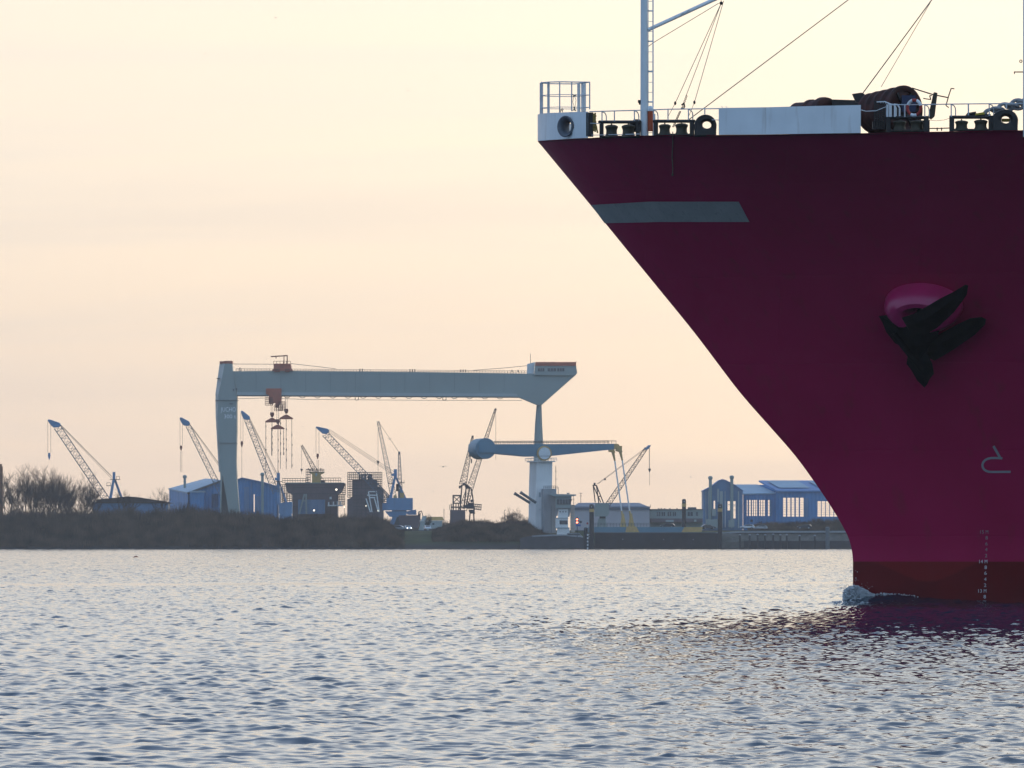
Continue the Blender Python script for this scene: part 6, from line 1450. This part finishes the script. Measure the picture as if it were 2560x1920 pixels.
for i, (ch, yy) in enumerate((('M', 828), ('8', 877), ('6', 926), ('4', 975), ('2', 1025), ('M', 1074), ('8', 1122), ('6', 1170), ('4', 1221), ('2', 1270), ('M', 1318), ('8', 1366), ('6', 1416))):
    cx = 2060 + (1351 - i * 1.6) * k; cy = 1080 + yy * k; m_ = mbg if i < 5 else mbw
    hull_text(m_, ch, cx - 2.9, cy + 4.3, 8.6, 5.8 if ch != 'M' else 6.4)
    if ch == 'M': hull_text(m_, {828: '15', 1074: '14', 1318: '13'}[yy], cx - 16.5, cy + 4.3, 8.6, 9)
mbw.build('draught_marks', M['mark_white'], ship); mbg.build('faded_draught_marks', M['mark_grey'], ship, label='upper draught marks, faded grey')
# rust runs at the deck edge, and the anchor bolster
bc = hull_pt(2310, 760)
e = .1; nn = (hull_pt(2310, 760, 1.0) - bc).normalized(); u = nn.cross(Vector((0, 0, 1))).normalized(); v = u.cross(nn).normalized()
if u.x < 0: u = -u
mb = MB(); n, m_ = 40, 14; vs = []
Ra, ra = .80, .55
for i in range(n):
    t = 2 * math.pi * i / n; dr = u * math.cos(t) * 1.0 + v * math.sin(t) * .66
    for j in range(m_):
        q = 2 * math.pi * j / m_; vs.append(bc + dr * (Ra + ra * math.cos(q)) + nn * (ra * math.sin(q) * 1.45 + .02))
mb.add(vs, [(i * m_ + j, i * m_ + (j + 1) % m_, ((i + 1) % n) * m_ + (j + 1) % m_, ((i + 1) % n) * m_ + j) for i in range(n) for j in range(m_)])
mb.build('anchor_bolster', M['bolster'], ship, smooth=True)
mb = MB(); vs = [bc + nn * .12]
for i in range(n): t = 2 * math.pi * i / n; vs.append(bc + (u * math.cos(t) + v * math.sin(t) * .66) * (Ra - ra * .5) + nn * .12)
mb.add(vs, [(0, 1 + i, 1 + (i + 1) % n) for i in range(n)]); mb.build('hawse_opening', M['deck_dark'], ship)

# ------------------------------------------------------------------ anchor, lifebuoy, rope, foam
def anchor():
    eye = Vector((0, 0, H))
    def A(x, y, d):                      # point d metres off the plating towards the quay side
        p = hull_pt(2100 + x * .2411, 640 + y * .2411); return p + (eye - p).normalized() * d
    an = thing('ship_anchor', 'black stockless anchor hanging at the magenta bolster on the ship bow', 'anchor', tuple(A(850, 800, .8)))
    def blade(name, outline, d0, th, ridge):
        mb = MB(); n = len(outline)
        bk = [A(x, y, d0) for x, y in outline]; fr = [A(x, y, d0 + th) for x, y in outline]
        m = len(ridge); rd = [A(x, y, d0 + th + e) for x, y, e in ridge]
        mb.add(bk, [tuple(range(n - 1, -1, -1))]); mb.add(bk + fr, [(i, (i + 1) % n, n + (i + 1) % n, n + i) for i in range(n)])
        # each outline edge rises to its nearest ridge vertex
        near = [min(range(m), key=lambda q: (ridge[q][0] - x) ** 2 + (ridge[q][1] - y) ** 2) for x, y in outline]
        vs = fr + rd; fs = []
        for i in range(n):
            a, b = near[i], near[(i + 1) % n]
            if a == b: fs.append((i, (i + 1) % n, n + a))
            else:
                fs.append((i, (i + 1) % n, n + b, n + a))
        mb.add(vs, fs); mb.build(name, M['anchor'], an)
    blade('fluke', [(640, 640), (760, 600), (900, 523), (1040, 440), (1180, 370), (1300, 296), (1330, 306), (1316, 400), (1260, 480), (1180, 585), (1090, 670), (1000, 750), (880, 820), (740, 820)], .95, .10, [(700, 730, .16), (900, 650, .2), (1080, 520, .15), (1240, 390, .05)])
    blade('fluke', [(880, 1040), (890, 920), (1020, 815), (1200, 718), (1350, 645), (1470, 632), (1515, 655), (1505, 710), (1400, 815), (1200, 955), (1080, 1030), (980, 1085)], .45, .10, [(930, 990, .16), (1060, 900, .2), (1220, 810, .16), (1420, 700, .05)])
    blade('crown', [(400, 622), (490, 612), (575, 580), (655, 645), (800, 590), (960, 640), (1040, 740), (1010, 840), (930, 930), (900, 1000), (955, 1110), (975, 1220), (930, 1275), (905, 1330), (875, 1366), (800, 1290), (740, 1185), (690, 1120), (700, 1040), (650, 945), (570, 905), (480, 790), (440, 690)], .7, .16, [(520, 690, .1), (660, 800, .25), (790, 930, .3), (830, 1080, .25), (870, 1250, .1)])
    mb = MB(); mb.tube(A(800, 900, .75), bc + nn * .15, .2, 10, .17); mb.build('shank', M['anchor'], an, smooth=True)
    mb = MB(); mb.tube(A(560, 800, .95), A(860, 1180, .95), .13, 10); mb.build('tripping_palm', M['anchor'], an, smooth=True)
anchor()
def lifebuoy():
    c = at_deck(2285.5, 269.5, -.08); ax = Vector((-.35, -.93, 0)).normalized(); u = ax.cross(Vector((0, 0, 1))).normalized(); w = Vector((0, 0, 1))
    lb = thing('lifebuoy', 'red lifebuoy with white bands hanging on the deck rail before the winch', 'lifebuoy', tuple(c))
    n, m_ = 48, 10
    def seg(i0, i1, grow=0.0):
        mb = MB(); vs = []
        for i in range(i0, i1 + 1):
            t = 2 * math.pi * i / n; d = u * math.cos(t) * .92 + w * math.sin(t)
            for j in range(m_): q = 2 * math.pi * j / m_; vs.append(c + d * (.245 + (.052 + grow) * math.cos(q)) + ax * ((.05 + grow) * math.sin(q)))
        mb.add(vs, [(i * m_ + j, i * m_ + (j + 1) % m_, (i + 1) * m_ + (j + 1) % m_, (i + 1) * m_ + j) for i in range(i1 - i0) for j in range(m_)]); return mb
    seg(0, n).build('ring', M['buoy_red'], lb, smooth=True)
    for a in (3, 15, 33): seg(a, a + 7, .004).build('white_band', M['ship_white'], lb, smooth=True)
lifebuoy()
pts = [hull_pt(1682 + .8 * math.sin(i * .9), 338 + i * 9.7, .03) for i in range(11)]; pts[0] = at_deck(1682, 330, .0)
ro = thing('hanging_rope', 'thin tan rope end hanging down the magenta hull below the rollers', 'rope', tuple(pts[0]))
mb = MB(); mb.path(pts, .017, 6); mb.build('rope_strand', M['rope'], ro, smooth=True)
mb = MB(); mb.sphere(pts[-1], .035, 8, 6, 1.5); mb.build('knot', M['rope'], ro, smooth=True)
def foam():
    rng = random.Random(9); m = mat('white water foam', (0.85, 0.87, 0.87), .8, .06, 5, spec=.2); t = m.node_tree; tl = N(t, 'ShaderNodeBsdfTranslucent'); tl.inputs[0].default_value = (.85, .87, .88, 1); mx = N(t, 'ShaderNodeMixShader'); mx.inputs[0].default_value = .5; t.links.new(t.nodes['Principled BSDF'].outputs[0], mx.inputs[1]); t.links.new(tl.outputs[0], mx.inputs[2]); t.links.new(mx.outputs[0], t.nodes['Material Output'].inputs[0])
    ico = [(0, 0, 1)] + [(.894 * math.cos(2 * math.pi * i / 5), .894 * math.sin(2 * math.pi * i / 5), .447) for i in range(5)] + [(.894 * math.cos(2 * math.pi * (i + .5) / 5), .894 * math.sin(2 * math.pi * (i + .5) / 5), -.447) for i in range(5)] + [(0, 0, -1)]
    fi = [(0, 1 + i, 1 + (i + 1) % 5) for i in range(5)] + [(1 + i, 6 + i, 1 + (i + 1) % 5) for i in range(5)] + [(1 + (i + 1) % 5, 6 + i, 6 + (i + 1) % 5) for i in range(5)] + [(6 + i, 11, 6 + (i + 1) % 5) for i in range(5)]
    mb = MB()
    def blob(p, r):
        mb.add([(p[0] + x * r * rng.uniform(.6, 1.5), p[1] + y * r * rng.uniform(.6, 1.5), p[2] + z * r * rng.uniform(.4, 1.2)) for x, y, z in ico], fi)
    x0 = STX[0]
    for i in range(2200):                       # curling crest thrown up at the stem
        t = rng.random() ** 1.3; x = x0 - .32 + t * 1.6
        top = np.interp(x - x0, [-.45, -.3, -.1, .15, .45, .8, 1.3], [.12, .5, .68, .66, .52, .25, .1])
        f = rng.random() ** .7; z = f * top
        y = YC - max(0, hb(x - x0, .3)) - .15 - rng.uniform(0, .55) * (1 - .5 * f) - (.1 if x < x0 else 0)
        if x < x0: z *= 1; y = YC - .1 - rng.uniform(-.3, .6)
        blob((x, y, z), rng.uniform(.015, .055) * (1.2 - .5 * f))
    for i in range(200):                        # spray
        x = x0 - .3 + rng.gauss(0.1, .3); blob((x, YC - .4 - rng.uniform(0, .5), .55 + rng.expovariate(9)), rng.uniform(.006, .016))
    for i in range(240):                        # foam line sliding along the side
        d = .3 + 1.9 * rng.random() ** 2.2; y = YC - hb(d, .2) - .08 - abs(rng.gauss(0, .10)) - .03 * d
        blob((x0 + d, y, .28 * math.exp(-((d - 1) / 2.0) ** 2) + .08 + rng.uniform(-.01, .05)), rng.uniform(.012, .04) * (1 - d / 6))
    for i in range(110):
        blob((x0 - .5 + rng.uniform(-.25, .9), YC - .9 - rng.uniform(0, 1.6), rng.uniform(.02, .16)), rng.uniform(.01, .035))
    tag(mb.build('bow_wave_foam', m), 'white foam of the bow wave curling up at the ship stem', 'foam', kind='stuff')
foam()

# ------------------------------------------------------------------ river haze
def haze():
    mb = MB(); mb.box(-5500, 5500, -500, 3400, -4.0, 110); m = bpy.data.materials.new('evening haze'); m.use_nodes = True; t = m.node_tree; t.nodes.clear()
    o = N(t, 'ShaderNodeOutputMaterial'); pv = N(t, 'ShaderNodeVolumePrincipled')
    pv.inputs['Color'].default_value = (0.90, 0.86, 0.84, 1); pv.inputs['Density'].default_value = 0.00009; pv.inputs['Anisotropy'].default_value = 0.2
    t.links.new(pv.outputs[0], o.inputs['Volume'])
    tag(mb.build('haze', m), 'thin pale evening haze over the river', 'haze', kind='stuff')
haze()
